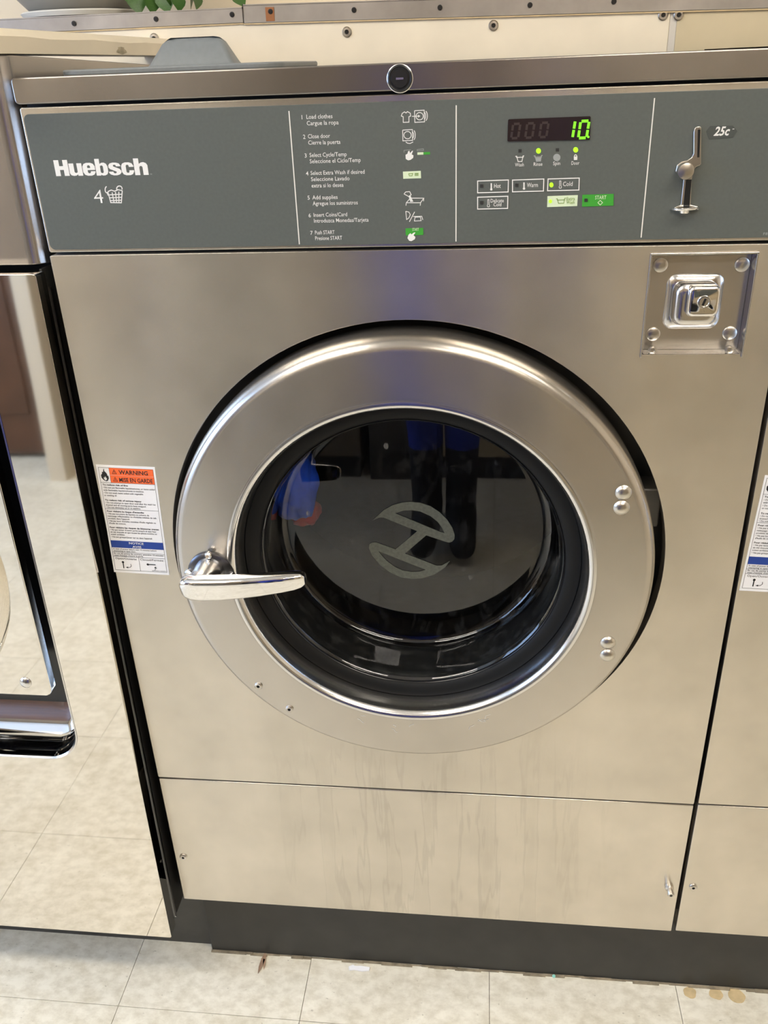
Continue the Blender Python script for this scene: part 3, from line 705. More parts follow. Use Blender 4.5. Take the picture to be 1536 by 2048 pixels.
MB().lathe([(.1952, .008), (.1935, .030), (.1925, .070), (.1935, .0905)], (DC[0], 0, DC[1]), 'y', 96).build('bowl_sleeve', 'black_rubber', door, smooth=60)
# emblem printed on the glass
EM = lambda x, y: xz(640+x*.20833, 960+y*.20833, .0838)
top = [(503, 388), (545, 350), (610, 290), (700, 240), (790, 215), (870, 208), (960, 218), (1060, 250), (1150, 310), (1220, 380), (1270, 460), (1293, 530), (1290, 565), (1270, 590), (1240, 600), (1200, 590), (1020, 530),
       (815, 705), (1120, 822), (1170, 820), (1245, 778), (1200, 840), (1100, 905), (980, 943), (880, 948), (780, 935), (680, 890), (580, 820), (500, 725), (468, 650), (475, 615), (500, 600), (540, 598), (725, 665), (935, 490), (640, 372), (610, 360), (570, 360)]
h1_ = [(722, 318), (800, 292), (880, 288), (960, 300), (1060, 345), (1130, 400), (1170, 455), (1195, 508), (1150, 496)]
h2_ = [(560, 682), (1015, 860), (960, 878), (880, 882), (800, 870), (720, 835), (640, 775), (590, 720)]
MB().plate([[EM(*q) for q in top], [EM(*q) for q in h1_], [EM(*q) for q in h2_]], .0834, .0840).build('emblem', 'emblem_print', door)
# rivets and screws on the door
for q in ((1247, 985), (1243, 1015), (1216, 1285), (1215, 1310)):
    p = at(*q, -.030)
    MB().lathe([(.0092, .0008), (.0090, -.0010), (.0070, -.0030), (.0040, -.0043), (0, -.0048)], (p.x, -.030, p.z), 'y', 28).build('rivet', 'screw_metal', door)
for q in ((517, 1371), (579, 1417)):
    p = at(*q, -.030)
    MB().lathe([(.0056, .0008), (.0053, -.0014), (.0036, -.0026), (.0022, -.0026), (.0020, -.0008), (0, -.0008)], (p.x, -.030, p.z), 'y', 18).build('screw', ['screw_metal', 'lock_black'], door, dark=(p.x, p.z, .0021))
sc = MB(); rs = random.Random(3)
for _ in range(46):
    px = rs.uniform(690, 1000); py = rs.gauss(1432, 14); a_ = rs.gauss(0, .5); L_ = rs.uniform(5, 24)
    pts = [xz(px+L_*t*math.cos(a_)+rs.gauss(0, 1), py+L_*t*math.sin(a_)+rs.gauss(0, 1.5), -.0303) for t in (0, .35, .7, 1)]
    if all(.226 < math.hypot(q[0]-DC[0], q[1]-DC[1]) < .262 for q in pts): sc.stroke(pts, .0004, -.0313)
tag(sc.build('scratches', 'print_white', door), kind='stuff')
# hinge block in the gap on the right
p = at(1297, 1000, .02)
MB().box(p.x-.03, p.x+.012, .008, .045, p.z-.03, p.z+.02).build('hinge', 'dark_enamel', door, bevel=.003)
# handle
hc = (.1395, .826)
MB().lathe([(.029, .0005), (.029, -.003), (.026, -.005), (.018, -.0055), (.017, -.010)], (hc[0], -.0306, hc[1]-.005), 'y', 32).build('handle_flange', 'dark_steel', door)
MB().lathe([(.0185, -.004), (.0185, -.030), (.017, -.040), (.014, -.046)], (hc[0], -.0306, hc[1]), 'y', 32).build('handle_hub', 'satin_chrome', door, smooth=50)
for k in range(4):
    t = PI/2+k*PI/2-.05; r_ = .0272
    MB().lathe([(.0046, .001), (.0046, -.003), (.003, -.005), (.0022, -.0042), (0, -.0042)], (hc[0]+r_*math.cos(t), -.0358, hc[1]-.004+r_*math.sin(t)), 'y', 14).build('flange_bolt', 'chrome', door)
secs = [(.1150, .8265, .0035, .005), (.1162, .8265, .0060, .0100), (.1195, .8262, .0078, .0142), (.1260, .8260, .0088, .0168), (.138, .8258, .0092, .0176), (.160, .8268, .0092, .0170), (.185, .8285, .0090, .0158),
        (.210, .8302, .0086, .0146), (.235, .8320, .0080, .0132), (.250, .8332, .0074, .0120), (.2580, .8342, .0066, .0104), (.2620, .8350, .0054, .0080), (.2638, .8354, .0030, .0046)]
rings = []
for (x, z, hy, hz) in secs:
    yc = -.0735+.012*((x-.14)/.12)**2*(1 if x > .14 else .3)
    ring = []
    for k in range(24):
        t = 2*PI*k/24; ct, st_ = math.cos(t), math.sin(t); e = .48
        dy, dz = hy*math.copysign(abs(ct)**e, ct), hz*math.copysign(abs(st_)**e, st_)
        ring.append((x, yc+dy*.961-dz*.276, z+dz*.961+dy*.276))
    rings.append(ring)
MB().loft(rings).build('handle', 'chrome', door, smooth=60)

# ---- lower panel screws
p = at(367, 1713)
for nm, q, extra in (('screw', (367, 1713), 0), ('screw', (1338, 1773), 1)):
    p = at(*q)
    MB().lathe([(.0060, .0005), (.0057, -.0016), (.0040, -.0028), (.0022, -.0028), (.0020, -.0008), (0, -.0008)] if not extra else [(.0064, .0005), (.0062, -.004), (.0042, -.006), (.0050, -.014), (.0040, -.016), (.0022, -.016), (0, -.015)], (p.x, 0, p.z), 'y', 18).build(nm, ['screw_metal', 'lock_black'], wsh, dark=(p.x, p.z, .0021))
# ---- warning label
LX0, LX1, LZ0, LZ1 = .0016, .0746, .7980, .9495
lc = Vector(((LX0+LX1)/2, 0, (LZ0+LZ1)/2)); la = math.radians(-2.0)
def lrot(p):
    dx, dz = p[0]-lc.x, p[2]-lc.z
    return (lc.x+dx*math.cos(la)-dz*math.sin(la), p[1], lc.z+dx*math.sin(la)+dz*math.cos(la))
U = lambda u: LX0+(LX1-LX0)*u
V = lambda v: LZ1-(LZ1-LZ0)*v
def lb(name, mat, u0, u1, v0, v1, y): 
    m = MB().flat([[(U(u0), V(v0)), (U(u1), V(v0)), (U(u1), V(v1)), (U(u0), V(v1))]], y); return m.xf(lrot).build(name, mat, lab)
lm_ = MB().plate([[(LX0, LZ0), (LX1, LZ0), (LX1, LZ1), (LX0, LZ1)]], -.0004, -.0001).xf(lrot)
lab = lm_.build('warning_label', 'paper_white', wsh)
L1, L2 = -.0006, -.0008
lb('orange_field', 'orange', .215, .965, .022, .086, L1); lb('orange_field', 'orange', .215, .965, .088, .152, L1)
lb('blue_field', 'label_blue', .035, .965, .688, .756, L1)
rl = MB()
def rule(u0, v0, u1, v1): rl.stroke([(U(u0), V(v0)), (U(u1), V(v1))], .0004, L1)
for a_ in ((.035, .022, .965, .022), (.035, .975, .965, .975), (.035, .022, .035, .975), (.965, .022, .965, .975), (.035, .154, .965, .154), (.035, .392, .965, .392), (.035, .800, .965, .800), (.035, .842, .965, .842), (.49, .842, .49, .975), (.215, .022, .215, .154)): rule(*a_)
rl.xf(lrot).build('rules', 'print_black', lab)
fm = MB()
fl_ = [(.10, .135), (.065, .115), (.06, .09), (.085, .075), (.083, .06), (.105, .062), (.115, .04), (.13, .03), (.128, .052), (.15, .065), (.165, .075), (.17, .095), (.185, .09), (.19, .115), (.165, .137), (.14, .142)]
inn = [(.115, .132), (.10, .118), (.105, .105), (.12, .112), (.128, .095), (.145, .112), (.155, .122), (.14, .134)]
fm.flat([[(U(a_), V(b_)) for a_, b_ in fl_], [(U(a_), V(b_)) for a_, b_ in inn]], L1).xf(lrot).build('flame_symbol', 'print_black', lab)
for v_ in (.054, .12):
    t3_ = MB().stroke([(U(.262), V(v_+.018)), (U(.298), V(v_-.018)), (U(.334), V(v_+.018))], .0005, L2, True).stroke([(U(.298), V(v_-.006)), (U(.298), V(v_+.010))], .0006, L2)
    t3_.xf(lrot).build('alert_triangle', 'print_black', lab)
def ltext(mb, t, u0, u1, v, cap, bold=.0, y=L2): text(mb, t, U(u0), U(u1) if u1 else None, V(v), cap, y, bold, 0, False, lrot)
mh = later('warning_heading', MB(), 'print_black', lab)
ltext(mh, 'WARNING', .375, .87, .074, .0056, .018); ltext(mh, 'MISE EN GARDE', .365, .935, .141, .0056, .018)
mt = later('warning_text', MB(), 'print_black', lab)
lines = [('To reduce risk of fire:', .06, .50, .180, 1), ('\u2022 Do not put flammable liquids/solvents, or items soiled', .06, .95, .205, 0), ('with flammable liquids/solvents in machine.', .06, .76, .228, 0),
         ('\u2022 Do not wash items soiled with vegetable', .06, .74, .252, 0), ('or cooking oil.', .06, .28, .275, 0), ('To reduce risk of serious injury:', .06, .69, .318, 1),
         ('\u2022 Do not attempt to open door until after the wash has', .06, .93, .341, 0), ('drained and all moving parts have stopped.', .06, .76, .363, 0), ('\u2022 Do not climb/play on or in machine.', .06, .66, .384, 0),
         ("Pour r\u00e9duire le risque d'incendie:", .06, .71, .420, 1), ('\u2022 Ne pas introduire de liquides ou solvants de', .06, .79, .443, 0), ("nettoyage inflammables ou d'articles imbib\u00e9s de tels", .06, .91, .465, 0),
         ("produits dans l'appareil.", .06, .44, .487, 0), ("\u2022 Ne pas laver d'articles contenus d'huile v\u00e9g\u00e9tale ou", .06, .89, .510, 0), ("d'huile de cuisson.", .06, .36, .532, 0),
         ('Pour r\u00e9duire les risques de blessures graves:', .06, .93, .570, 1), ("\u2022 Ne pas tenter d'ouvrir porte jusqu'\u00e0 ce que l'eau", .06, .87, .592, 0), ('ait \u00e9t\u00e9 \u00e9vacu\u00e9e et que toutes les pi\u00e8ces mobiles se', .06, .88, .614, 0),
         ('soient arr\u00eat\u00e9es.', .06, .31, .636, 0), ("\u2022 Ne pas grimper/jouer sur ou dans l'appareil.", .06, .79, .660, 0),
         ('In case of power failure wait 10 minutes before', .06, .83, .774, 0), ('attempting to open door.', .06, .46, .793, 0), ('En cas de panne de courant, attendre 10 minutes', .06, .94, .818, 0), ("avant d'essayer d'ouvrir la porte.", .06, .58, .836, 0)]
for (t, u0, u1, v, b) in lines: ltext(mt, t, u0, u1, v, .0022, .03 if b else .012)
mn = later('notice_text', MB(), 'print_white', lab); ltext(mn, 'NOTICE', .36, .62, .716, .0032, .016); ltext(mn, 'AVIS', .41, .57, .750, .0032, .016)
mo = later('position_text', MB(), 'print_black', lab); ltext(mo, 'Open/Ouverte', .07, .45, .869, .0030); ltext(mo, 'Closed/Ferm\u00e9e', .515, .93, .869, .0030); ltext(mo, 'F8516601', .76, .95, .968, .0014)
ps = MB()
def cl(u, v, r): return [(U(u)+r*math.cos(2*PI*k/14), V(v)+r*math.sin(2*PI*k/14)) for k in range(14)]
ps.flat([cl(.195, .895, .0016)], L2).stroke([(U(.195), V(.895)), (U(.195), V(.955))], .0013, L2)
ps.stroke([(U(.33), V(.91)), (U(.335), V(.93)), (U(.31), V(.943)), (U(.265), V(.945))], .0006, L2).flat([[(U(.23), V(.945)), (U(.275), V(.937)), (U(.275), V(.953))]], L2)
ps.xf(lrot).build('position_symbol', 'print_black', lab); ps = MB()
ps.flat([cl(.64, .905, .0016)], L2).stroke([(U(.64), V(.905)), (U(.78), V(.905))], .0013, L2)
ps.stroke([(U(.70), V(.965)), (U(.745), V(.962)), (U(.765), V(.95)), (U(.77), V(.938))], .0006, L2).flat([[(U(.745), V(.938)), (U(.795), V(.938)), (U(.77), V(.922))]], L2)
ps.xf(lrot).build('position_symbol', 'print_black', lab)

flush_text()
for (nm, mb, mat, par) in todo: mb.build(nm, mat, par, smooth=0)

# ---- neighbouring washer of the same kind
w2 = copy_tree(wsh)
w2.location = (.7700, .0, .0018)
tag(w2, 'stainless front-loading washer cut off by the right edge of the picture', 'washing machine', 'front-loading washers in a row')
for ch in w2.children:
    if ch.name.startswith('warning_label'): ch.location = (.0045, 0, -.0060)

# ---- base under both washers
pb = MB().box(.012, 1.53, .041, .50, .0, Zb-.0008)
tag(pb.build('machine_base', 'toe_black', None, bevel=.002), 'black painted base under the two front-loading washers', 'machine base')
ck = MB(); rs = random.Random(5); x = .012
while x < 1.5:
    L_ = rs.uniform(.01, .035); ck.box(x, x+L_+.004, .041-rs.uniform(.002, .006), .0408, 0, rs.uniform(.001, .003)); x += L_
struct(ck.build('baseboard_caulk', 'caulk', None, bevel=.0006))
# ---- garments behind the glass
def garment(name, mat, c, r, seed, lab):
    bm = bmesh.new(); bmesh.ops.create_icosphere(bm, subdivisions=4, radius=1)
    for v in bm.verts:
        n_ = v.co.normalized(); f = 1+.22*noise.noise(n_*2.3+Vector((seed, 0, 0)))+.10*noise.noise(n_*6+Vector((0, seed, 0)))
        v.co = Vector((n_.x*r[0]*f, n_.y*r[1]*f, n_.z*r[2]*f))
    for f_ in bm.faces: f_.smooth = True
    me = bpy.data.meshes.new(name); bm.to_mesh(me); bm.free(); me.materials.append(MATS[mat])
    o = bpy.data.objects.new(name, me); COL.objects.link(o); o.location = c
    return tag(o, lab, 'garment')
garment('garment', 'blue_cloth', (.2075, .160, .858), (.033, .040, .060), 1.0, 'bright blue garment behind the left side of the door glass')
garment('garment', 'red_cloth', (.214, .185, .795), (.021, .030, .019), 4.0, 'red garment below the blue one behind the door glass')

# ------------------------------------------------------------------ polished machine on the left
TILT = math.atan(.026)
lr = empty('dryer', (-.012, -.0457, 0), (-TILT, 0, 0))
tag(lr, 'mirror-polished stainless machine cut off by the left edge of the picture', 'laundry machine')
LW = .72
OP = (-.60, -.079, .505, 1.075, .048)
def rr3(x0, x1, z0, z1, r, y): return [(x, y, z) for x, z in rrect(x0, x1, z0, z1, r, 8)]
MB().plate([rrect(-LW, 0, .142, 1.1805, .003, 2), rrect(OP[0], OP[1], OP[2], OP[3], OP[4], 8)], 0, .022).build('front_panel', 'mirror_steel', lr, bevel=.0016)
MB().box(-LW+.004, -.0035, .0660, .52, .150, 1.182).box(-.0060, -.0035, .0225, .0660, .150, 1.182).box(-LW+.004, -LW+.0065, .0225, .0660, .150, 1.182).box(-LW+.0065, -.0060, .0225, .0660, .150, .153).build('cabinet', 'side_dark', lr)
MB().loft([[(-.0034, y, z0), (-.0034+t, y, z0), (-.0034+t, y, 1.16), (-.0034, y, 1.16)] for y, z0, t in ((.030, .155, .0018), (.0325, .150, .0022), (.035, .155, .0018))]).build('side_fold', 'satin_chrome', lr)
rc = MB().loft([rr3(OP[0], OP[1], OP[2], OP[3], OP[4], .0005), rr3(OP[0]-.002, OP[1]+.002, OP[2]-.002, OP[3]+.002, OP[4], .004), rr3(OP[0]-.001, OP[1]+.001, OP[2]+.003, OP[3]-.001, OP[4], .030), rr3(OP[0]+.004, OP[1]-.004, OP[2]+.018, OP[3]-.006, OP[4]-.006, .054), rr3(OP[0]+.012, OP[1]-.010, OP[2]+.050, OP[3]-.012, .036, .063)], cap=False)
rim = MB().loft([rr3(OP[0]-.0016, OP[1]+.0016, OP[2]-.0016, OP[3]+.0016, OP[4], -.0004), rr3(OP[0], OP[1], OP[2], OP[3], OP[4], -.0012), rr3(OP[0]+.0016, OP[1]-.0016, OP[2]+.0016, OP[3]-.0016, OP[4], .001)], cap=False)
bowl = rc.build('door_recess', 'chrome', lr, smooth=50)
rim.build('recess_edge', 'satin_chrome', bowl)
MB().plate([rrect(OP[0]+.012, OP[1]-.009, OP[2]+.049, OP[3]-.012, .034, 6)], .0630, .0640).build('recess_back', 'gloss_black', bowl)
ld = MB().plate([rrect(-.575, -.1015, .612, 1.045, .012, 5)], .004, .019).build('door', 'mirror_steel', lr, bevel=.002)
MB().lathe([(.222, .005), (.219, .000), (.214, -.006), (.206, -.0085), (0, -.0095)], (-.345, 0, .806), 'y', 96).build('door_boss', 'mirror_steel', ld, smooth=60)
MB().lathe([(.0085, .001), (.0082, -.001), (.006, -.003), (0, -.0042)], (-.136, .004, .634), 'y', 24).build('screw', 'satin_chrome', ld)
# upper section with a rounded front corner
r_ = .020; out = [(-LW, .026)] + [(-r_+r_*math.sin(PI/2*k/8), .026+r_-r_*math.cos(PI/2*k/8)) for k in range(9)] + [(0, .52), (-LW, .52)]
MB().loft([[(x, y, 1.1855) for x, y in out], [(x, y, 1.3895) for x, y in out]]).build('upper_section', 'upper_steel', lr, bevel=.0015, smooth=40)
MB().box(-LW+.01, .021, .098, .50, .0, .1495).build('base', 'dark_enamel', lr)  # right end runs past the side, a dark filler standing in for gap shade
# ------------------------------------------------------------------ pot and plant on the ledge
pc = Vector((-.188, .648, LEDGE+.003))
pt = empty('potted_plant', tuple(pc)); tag(pt, 'leafy green plant in a grey ceramic pot on the ledge behind the left machine', 'potted plant')
MB().lathe([(0, .006), (.074, .006), (.082, .012), (.104, .035), (.124, .070), (.134, .110), (.132, .140), (.127, .140), (.128, .112), (.118, .075), (0, .07)], (0, 0, 0), 'z', 64).build('pot', 'pot_ceramic', pt, smooth=50)
MB().lathe([(0, 0), (.090, 0), (.094, .006), (.091, .008), (.084, .004), (0, .003)], (0, 0, 0), 'z', 64).build('saucer', 'saucer_white', pt)
MB().lathe([(.126, .125), (0, .132)], (0, 0, 0), 'z', 32).build('soil', 'soil', pt)
vn = pt
def leaf_mesh():
    m = MB(); ctr = []; L_ = []; R_ = []
    prof_ = [(0, .002), (.08, .30), (.22, .46), (.42, .50), (.62, .40), (.82, .2), (1.0, .0)]
    for (t, h) in prof_:
        z = -.18*t*t
        ctr.append(len(m.v)); m.v.append((t, 0, z)); L_.append(len(m.v)); m.v.append((t, h, z+.10*h)); R_.append(len(m.v)); m.v.append((t, -h, z+.10*h))
    for k in range(len(prof_)-1):
        m.f += [(ctr[k], ctr[k+1], L_[k+1], L_[k]), (ctr[k], R_[k], R_[k+1], ctr[k+1])]
    return m
lf0 = leaf_mesh().build('leaf', 'leaf_green', vn, smooth=0)
fst = True
def leaf(pos, d, size, roll):
    global fst
    o = lf0 if fst else copy_obj(lf0, vn); fst = False
    q = Vector(d).normalized().to_track_quat('X', 'Z') @ Matrix.Rotation(roll, 3, 'X').to_quaternion()
    o.rotation_mode = 'QUATERNION'; o.rotation_quaternion = q; o.location = Vector(pos)-vn.location; o.scale = (size,)*3
# leaves hanging in view, tips just above the trim
for (tx, ty, bx_, by_, s_, rl_) in ((281, 27, 268, -12, .030, .2), (308, 27, 300, -14, .026, -.4), (335, 25, 326, -18, .034, .5), (362, 22, 352, -14, .030, -.3), (376, 18, 390, -14, .030, .6), (398, 18, 392, -20, .022, -.9), (490, 10, 470, -8, .012, .3), (272, 10, 255, -20, .03, .4), (345, 8, 330, -30, .035, -.2)):
    t0 = at(tx, ty, BY+.035); b0 = at(bx_, by_, BY+.045)
    leaf(b0, t0-b0, (t0-b0).length, rl_)
    MB().tube([b0-vn.location, (b0+Vector((0, .01, .01)))*.5+Vector((pc.x+.12, pc.y-.02, pc.z+.15))*.5-vn.location+Vector((0, 0, .03)), Vector((pc.x+.08, pc.y, pc.z+.14))-vn.location], .0014, 6).build('stem', 'leaf_green', vn)
rs = random.Random(11)
for k in range(26):
    t = rs.uniform(0, 2*PI); r_ = rs.uniform(.03, .13); b0 = Vector((pc.x+r_*math.cos(t), pc.y+r_*math.sin(t)*.8, pc.z+.15+rs.uniform(0, .09)))
    leaf(b0, (math.cos(t), math.sin(t)*.8, rs.uniform(-.5, .3)), rs.uniform(.045, .07), rs.uniform(-.4, .4))
    MB().tube([b0-vn.location, Vector((pc.x+.3*(b0.x-pc.x), pc.y+.3*(b0.y-pc.y), pc.z+.12))-vn.location], .0014, 5).build('stem', 'leaf_green', vn)

# ------------------------------------------------------------------ litter and marks on the floor
p = atz(722, 1918)
cr = MB(); pts = [(-.019, .002), (-.016, -.006), (-.009, -.003), (.005, -.004), (.017, -.002), (.018, .005), (.002, .004), (-.008, .003), (-.012, .006)]
cr.loft([[(x, y, .0006+.004*abs(math.sin(9*k+x*300))) for k, (x, y) in enumerate(pts)], [(x*.96, y*.9, .0022+.004*abs(math.sin(9*k+x*300))) for k, (x, y) in enumerate(pts)]])
o = cr.build('paper_scrap', 'tissue'); o.location = (p.x, p.y-.020, 0); tag(o, 'torn scrap of white paper on the floor against the black base', 'paper scrap')
def blade(pa, pb, wd):
    a_, b_ = Vector(pa), Vector(pb); d = (b_-a_); u = Vector((-d.y, d.x, 0)).normalized(); rings = []
    for t, h in ((0, .5), (.3, 1), (.7, .8), (1, .06)):
        c_ = a_+d*t+Vector((0, 0, .0012+.003*t*(1-t))); rings.append([c_-u*wd*h/2, c_+u*wd*h/2, c_+u*wd*h/2+Vector((0, 0, .0006)), c_-u*wd*h/2+Vector((0, 0, .0006))])
    return rings
dl = empty('dry_leaf', tuple(atz(530, 1915))); 
for (qa, qb, wd) in (((532, 1907), (516, 1948), .0075), ((530, 1907), (528, 1940), .005)):
    A = atz(*qa)-dl.location; B = atz(*qb)-dl.location
    MB().loft(blade(A, B, wd)).build('blade', 'dry_leaf', dl)
tag(dl, 'split brown dry leaf on the floor by the black base', 'leaf')
p = atz(1107, 1945); o = MB().lathe([(0, 0), (.0022, .0006), (.003, .0022), (.0022, .0038), (0, .0044)], (0, 0, 0), 'z', 14).build('bead', 'teal_bead'); o.location = (p.x, p.y-.008, .0); tag(o, 'tiny pale green bead on the floor beside the black base', 'bead')
for (q, r_) in (((1380, 1985), .0105), ((1432, 1988), .0105), ((1473, 1992), .013)):
    p = atz(*q); lp = [(p.x+r_*(1+.18*noise.noise(Vector((math.cos(t)*1.5, math.sin(t)*1.5, q[0]))))*math.cos(t), p.y+r_*.95*(1+.18*noise.noise(Vector((math.cos(t)*1.5, math.sin(t)*1.5, q[0]))))*math.sin(t)) for t in [2*PI*k/22 for k in range(22)]]
    MB().plate([[(x, y) for x, y in lp]], -.0004, .0002).xf(lambda v: Vector((v.x, v.z, -v.y))).build('stain', 'dirt', fl)

# ------------------------------------------------------------------ machines across the aisle (seen only as reflections)
def opposite(x0, x1, mat, lab, door_mat='satin_chrome'):
    r = empty('opposite_machine', (x0, -1.72, 0)); L_ = x1-x0
    tag(r, lab, 'laundry machine', 'machines across the aisle')
    MB().box(.0, L_, -.70, -.02, .085, 1.30).build('cabinet', mat, r, bevel=.006)
    MB().box(.01, L_-.01, -.68, -.05, 0, .0845).build('base', 'toe_black', r)
    MB().box(.0, L_, -.0195, -.004, 1.06, 1.29).build('control_panel', 'panel_grey', r, bevel=.003)
    d_ = MB().lathe([(.26, -.0195), (.26, .01), (.24, .02), (.19, .02), (.18, .005)], (L_/2, 0, .66), 'y', 64).build('door', door_mat, r)
    MB().lathe([(.182, .006), (.0, .001)], (L_/2, 0, .66), 'y', 48).build('glass', 'gloss_black', d_)
    MB().box(L_/2-.25, L_/2-.12, .021, .045, .645, .675).build('handle', 'chrome', d_, bevel=.006)
opposite(-.74, .06, 'enamel_taupe', 'taupe enamel machine across the aisle, reflected in the door glass')
opposite(.085, .27, 'appliance_dark', 'narrow dark cabinet across the aisle, reflected in the door glass') if False else None
dk = empty('opposite_cabinet', (.085, -1.72, 0)); tag(dk, 'narrow dark cabinet between the machines across the aisle', 'cabinet')
MB().box(0, .20, -.70, -.03, .0, 1.28).build('body', 'appliance_dark', dk, bevel=.004); MB().box(.008, .192, -.0295, -.012, .10, 1.26).build('door', 'appliance_dark', dk, bevel=.003)
MB().box(.16, .175, -.0115, .006, .62, .76).build('handle', 'satin_chrome', dk, bevel=.003)
opposite(.31, 1.08, 'enamel_beige', 'beige enamel machine across the aisle behind the photographer')
opposite(1.10, 1.87, 'enamel_beige', 'second beige enamel machine across the aisle, farther right')

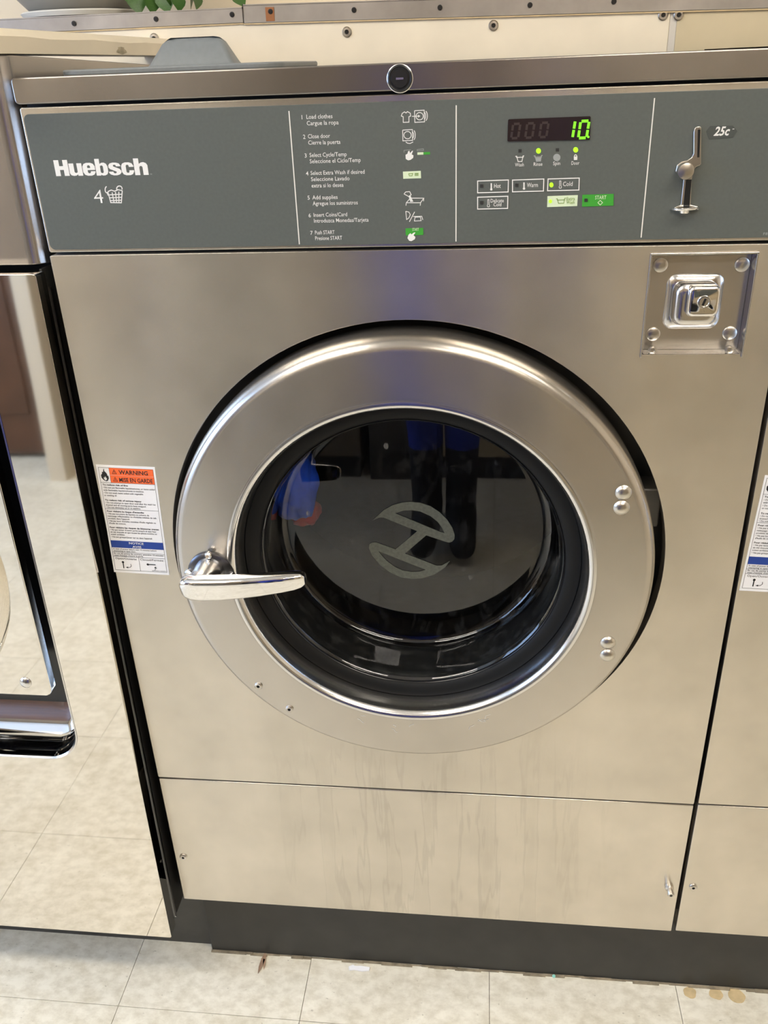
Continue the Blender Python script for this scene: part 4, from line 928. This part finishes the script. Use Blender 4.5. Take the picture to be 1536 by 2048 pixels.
# ------------------------------------------------------------------ photographer, seen as a blurred reflection
def person():
    P = {}; E = []; R = {}
    cx = .35
    def v(n, p, r, par=None):
        P[n] = Vector(p); R[n] = r
        if par: E.append((par, n))
    v('pelvis', (cx+.03, -1.36, .86), (.175, .115))
    v('waist', (cx+.05, -1.36, 1.00), (.165, .11), 'pelvis'); v('chest', (cx+.07, -1.355, 1.18), (.15, .105), 'waist'); v('collar', (cx+.08, -1.36, 1.31), (.11, .075), 'chest')
    v('neck', (cx+.08, -1.35, 1.38), (.05, .05), 'collar'); v('jaw', (cx+.09, -1.33, 1.45), (.065, .075), 'neck'); v('brow', (cx+.09, -1.335, 1.53), (.075, .09), 'jaw'); v('crown', (cx+.09, -1.345, 1.59), (.055, .065), 'brow')
    for s, nm in ((-1, 'l'), (1, 'r')):
        v('hip'+nm, (cx+.02+s*.085, -1.35, .80), (.092, .092), 'pelvis'); v('knee'+nm, (cx+s*.055, -1.315, .46), (.056, .06), 'hip'+nm)
        v('calf'+nm, (cx+s*.05, -1.33, .32), (.048, .052), 'knee'+nm); v('ankle'+nm, (cx+s*.05, -1.335, .09), (.042, .045), 'calf'+nm); v('heel'+nm, (cx+s*.05, -1.35, .045), (.042, .044), 'ankle'+nm)
        v('toe'+nm, (cx+s*.06, -1.19, .036), (.04, .034), 'ankle'+nm)
        v('sh'+nm, (cx+.08+s*.165, -1.355, 1.29), (.062, .062), 'collar'); 
    fwd = Vector((-.108, .881, -.460)); up = Vector((-.016, .4615, .887)); rt = Vector((.994, .103, -.035))
    ph = CAM_POS-fwd*.014-up*.052+rt*.014
    for s, nm in ((-1, 'l'), (1, 'r')):
        hand = ph+rt*s*.062-up*.03-fwd*.025
        v('el'+nm, (cx+.08+s*.25, -1.24, .98), (.06, .06), 'sh'+nm)
        wr = hand-up*.055-fwd*.035+rt*s*.012
        v('wr'+nm, wr, (.029, .029), 'el'+nm); v('palm'+nm, hand, (.026, .022), 'wr'+nm)
        for k in range(4):
            b = hand+up*(.028-.017*k)+rt*s*.004
            v('f%d%s' % (k, nm), b+fwd*.022-rt*s*.004, (.0085, .0085), 'palm'+nm); v('g%d%s' % (k, nm), b+fwd*.034-rt*s*.016, (.0075, .0075), 'f%d%s' % (k, nm)); v('h%d%s' % (k, nm), b+fwd*.033-rt*s*(.027-.002*k), (.0065, .0065), 'g%d%s' % (k, nm))
        v('th1'+nm, hand+up*.030-fwd*.004-rt*s*.012, (.0095, .0095), 'palm'+nm); v('th2'+nm, hand+up*.046-fwd*.002-rt*s*.030, (.008, .008), 'th1'+nm)
    names = list(P); me = bpy.data.meshes.new('person')
    me.from_pydata([P[n]-Vector((cx, -1.32, 0)) for n in names], [(names.index(a_), names.index(b_)) for a_, b_ in E], [])
    o = bpy.data.objects.new('person', me); COL.objects.link(o)
    sk = o.modifiers.new('skin', 'SKIN'); sk.use_smooth_shade = True
    for i, n in enumerate(names):
        d = me.skin_vertices[0].data[i]; d.radius = R[n] if isinstance(R[n], tuple) else (R[n], R[n]); d.use_root = (n == 'pelvis')
    sb_ = o.modifiers.new('sub', 'SUBSURF'); sb_.levels = 2; sb_.render_levels = 2
    dg = bpy.context.evaluated_depsgraph_get(); dg.update()
    m2 = bpy.data.meshes.new_from_object(o.evaluated_get(dg)); o.modifiers.clear(); o.data = m2
    m2.materials.clear()
    for n in ('person_blue', 'person_black', 'skin', 'grey_shirt'): m2.materials.append(MATS[n])
    for f_ in m2.polygons:
        c_ = f_.center; f_.use_smooth = True
        w_ = Vector((c_.x+cx, c_.y-1.32, c_.z)); f_.material_index = 1 if c_.z < .31 else (2 if (c_.z > 1.365 or min((w_-P['palml']).length, (w_-P['palmr']).length) < .075) else 0)
    for f_ in m2.polygons:
        c_ = f_.center
        if f_.material_index == 0 and .80 < c_.z < 1.36 and abs(c_.x-.06) < .065 and c_.y > .0: f_.material_index = 3
    o.location = (cx, -1.32, 0)
    tag(o, 'person in an open blue jacket and dark boots, holding up a phone', 'person')
    hd = P['brow']-Vector((cx, -1.32, 0))
    hr = MB()
    rings = []
    for k in range(9):
        a_ = PI/2*k/8; rings.append([(hd.x+.088*math.cos(a_)*math.cos(t), hd.y-.012+.104*math.cos(a_)*math.sin(t)-(.01 if math.sin(t) > .3 else 0), hd.z-.005+.098*math.sin(a_)-(.10*max(0, -math.sin(t)) if k == 0 else 0)) for t in [2*PI*j/24 for j in range(24)]])
    hr.loft(rings); hr.build('hair', 'hair', o)
    for s in (-1, 1):
        MB().lathe([(0, -.011), (.008, -.008), (.011, 0), (.008, .008), (0, .011)], (hd.x+s*.03, hd.y+.078, hd.z-.015), 'y', 14).build('eye', 'eye_white', o)
        MB().lathe([(0, -.008), (.018, -.004), (.022, 0), (.014, .006), (0, .008)], (hd.x+s*.078, hd.y-.01, hd.z-.03), 'x', 14).build('ear', 'skin', o)
    MB().loft([[(hd.x-.006, hd.y+.075, hd.z-.01), (hd.x+.006, hd.y+.075, hd.z-.01), (hd.x, hd.y+.088, hd.z-.01)], [(hd.x-.013, hd.y+.07, hd.z-.05), (hd.x+.013, hd.y+.07, hd.z-.05), (hd.x, hd.y+.105, hd.z-.048)]]).build('nose', 'skin', o, bevel=.003)
    MB().loft([[(hd.x-.022, hd.y+.068, hd.z-.075), (hd.x, hd.y+.084, hd.z-.072), (hd.x+.022, hd.y+.068, hd.z-.075)], [(hd.x-.020, hd.y+.066, hd.z-.082), (hd.x, hd.y+.082, hd.z-.086), (hd.x+.020, hd.y+.066, hd.z-.082)]], closed=False, cap=False).build('mouth', 'red_cloth', o)
    po_ = MB().plate([rrect(-.037, .037, -.074, .074, .009, 5)], -.004, .004).build('phone', 'phone_black', None, bevel=.0015)
    tag(po_, 'black smartphone held up in both hands of the photographer', 'smartphone')
    po_.matrix_world = Matrix.Translation(ph) @ Matrix((rt, fwd, up)).transposed().to_4x4()
person()
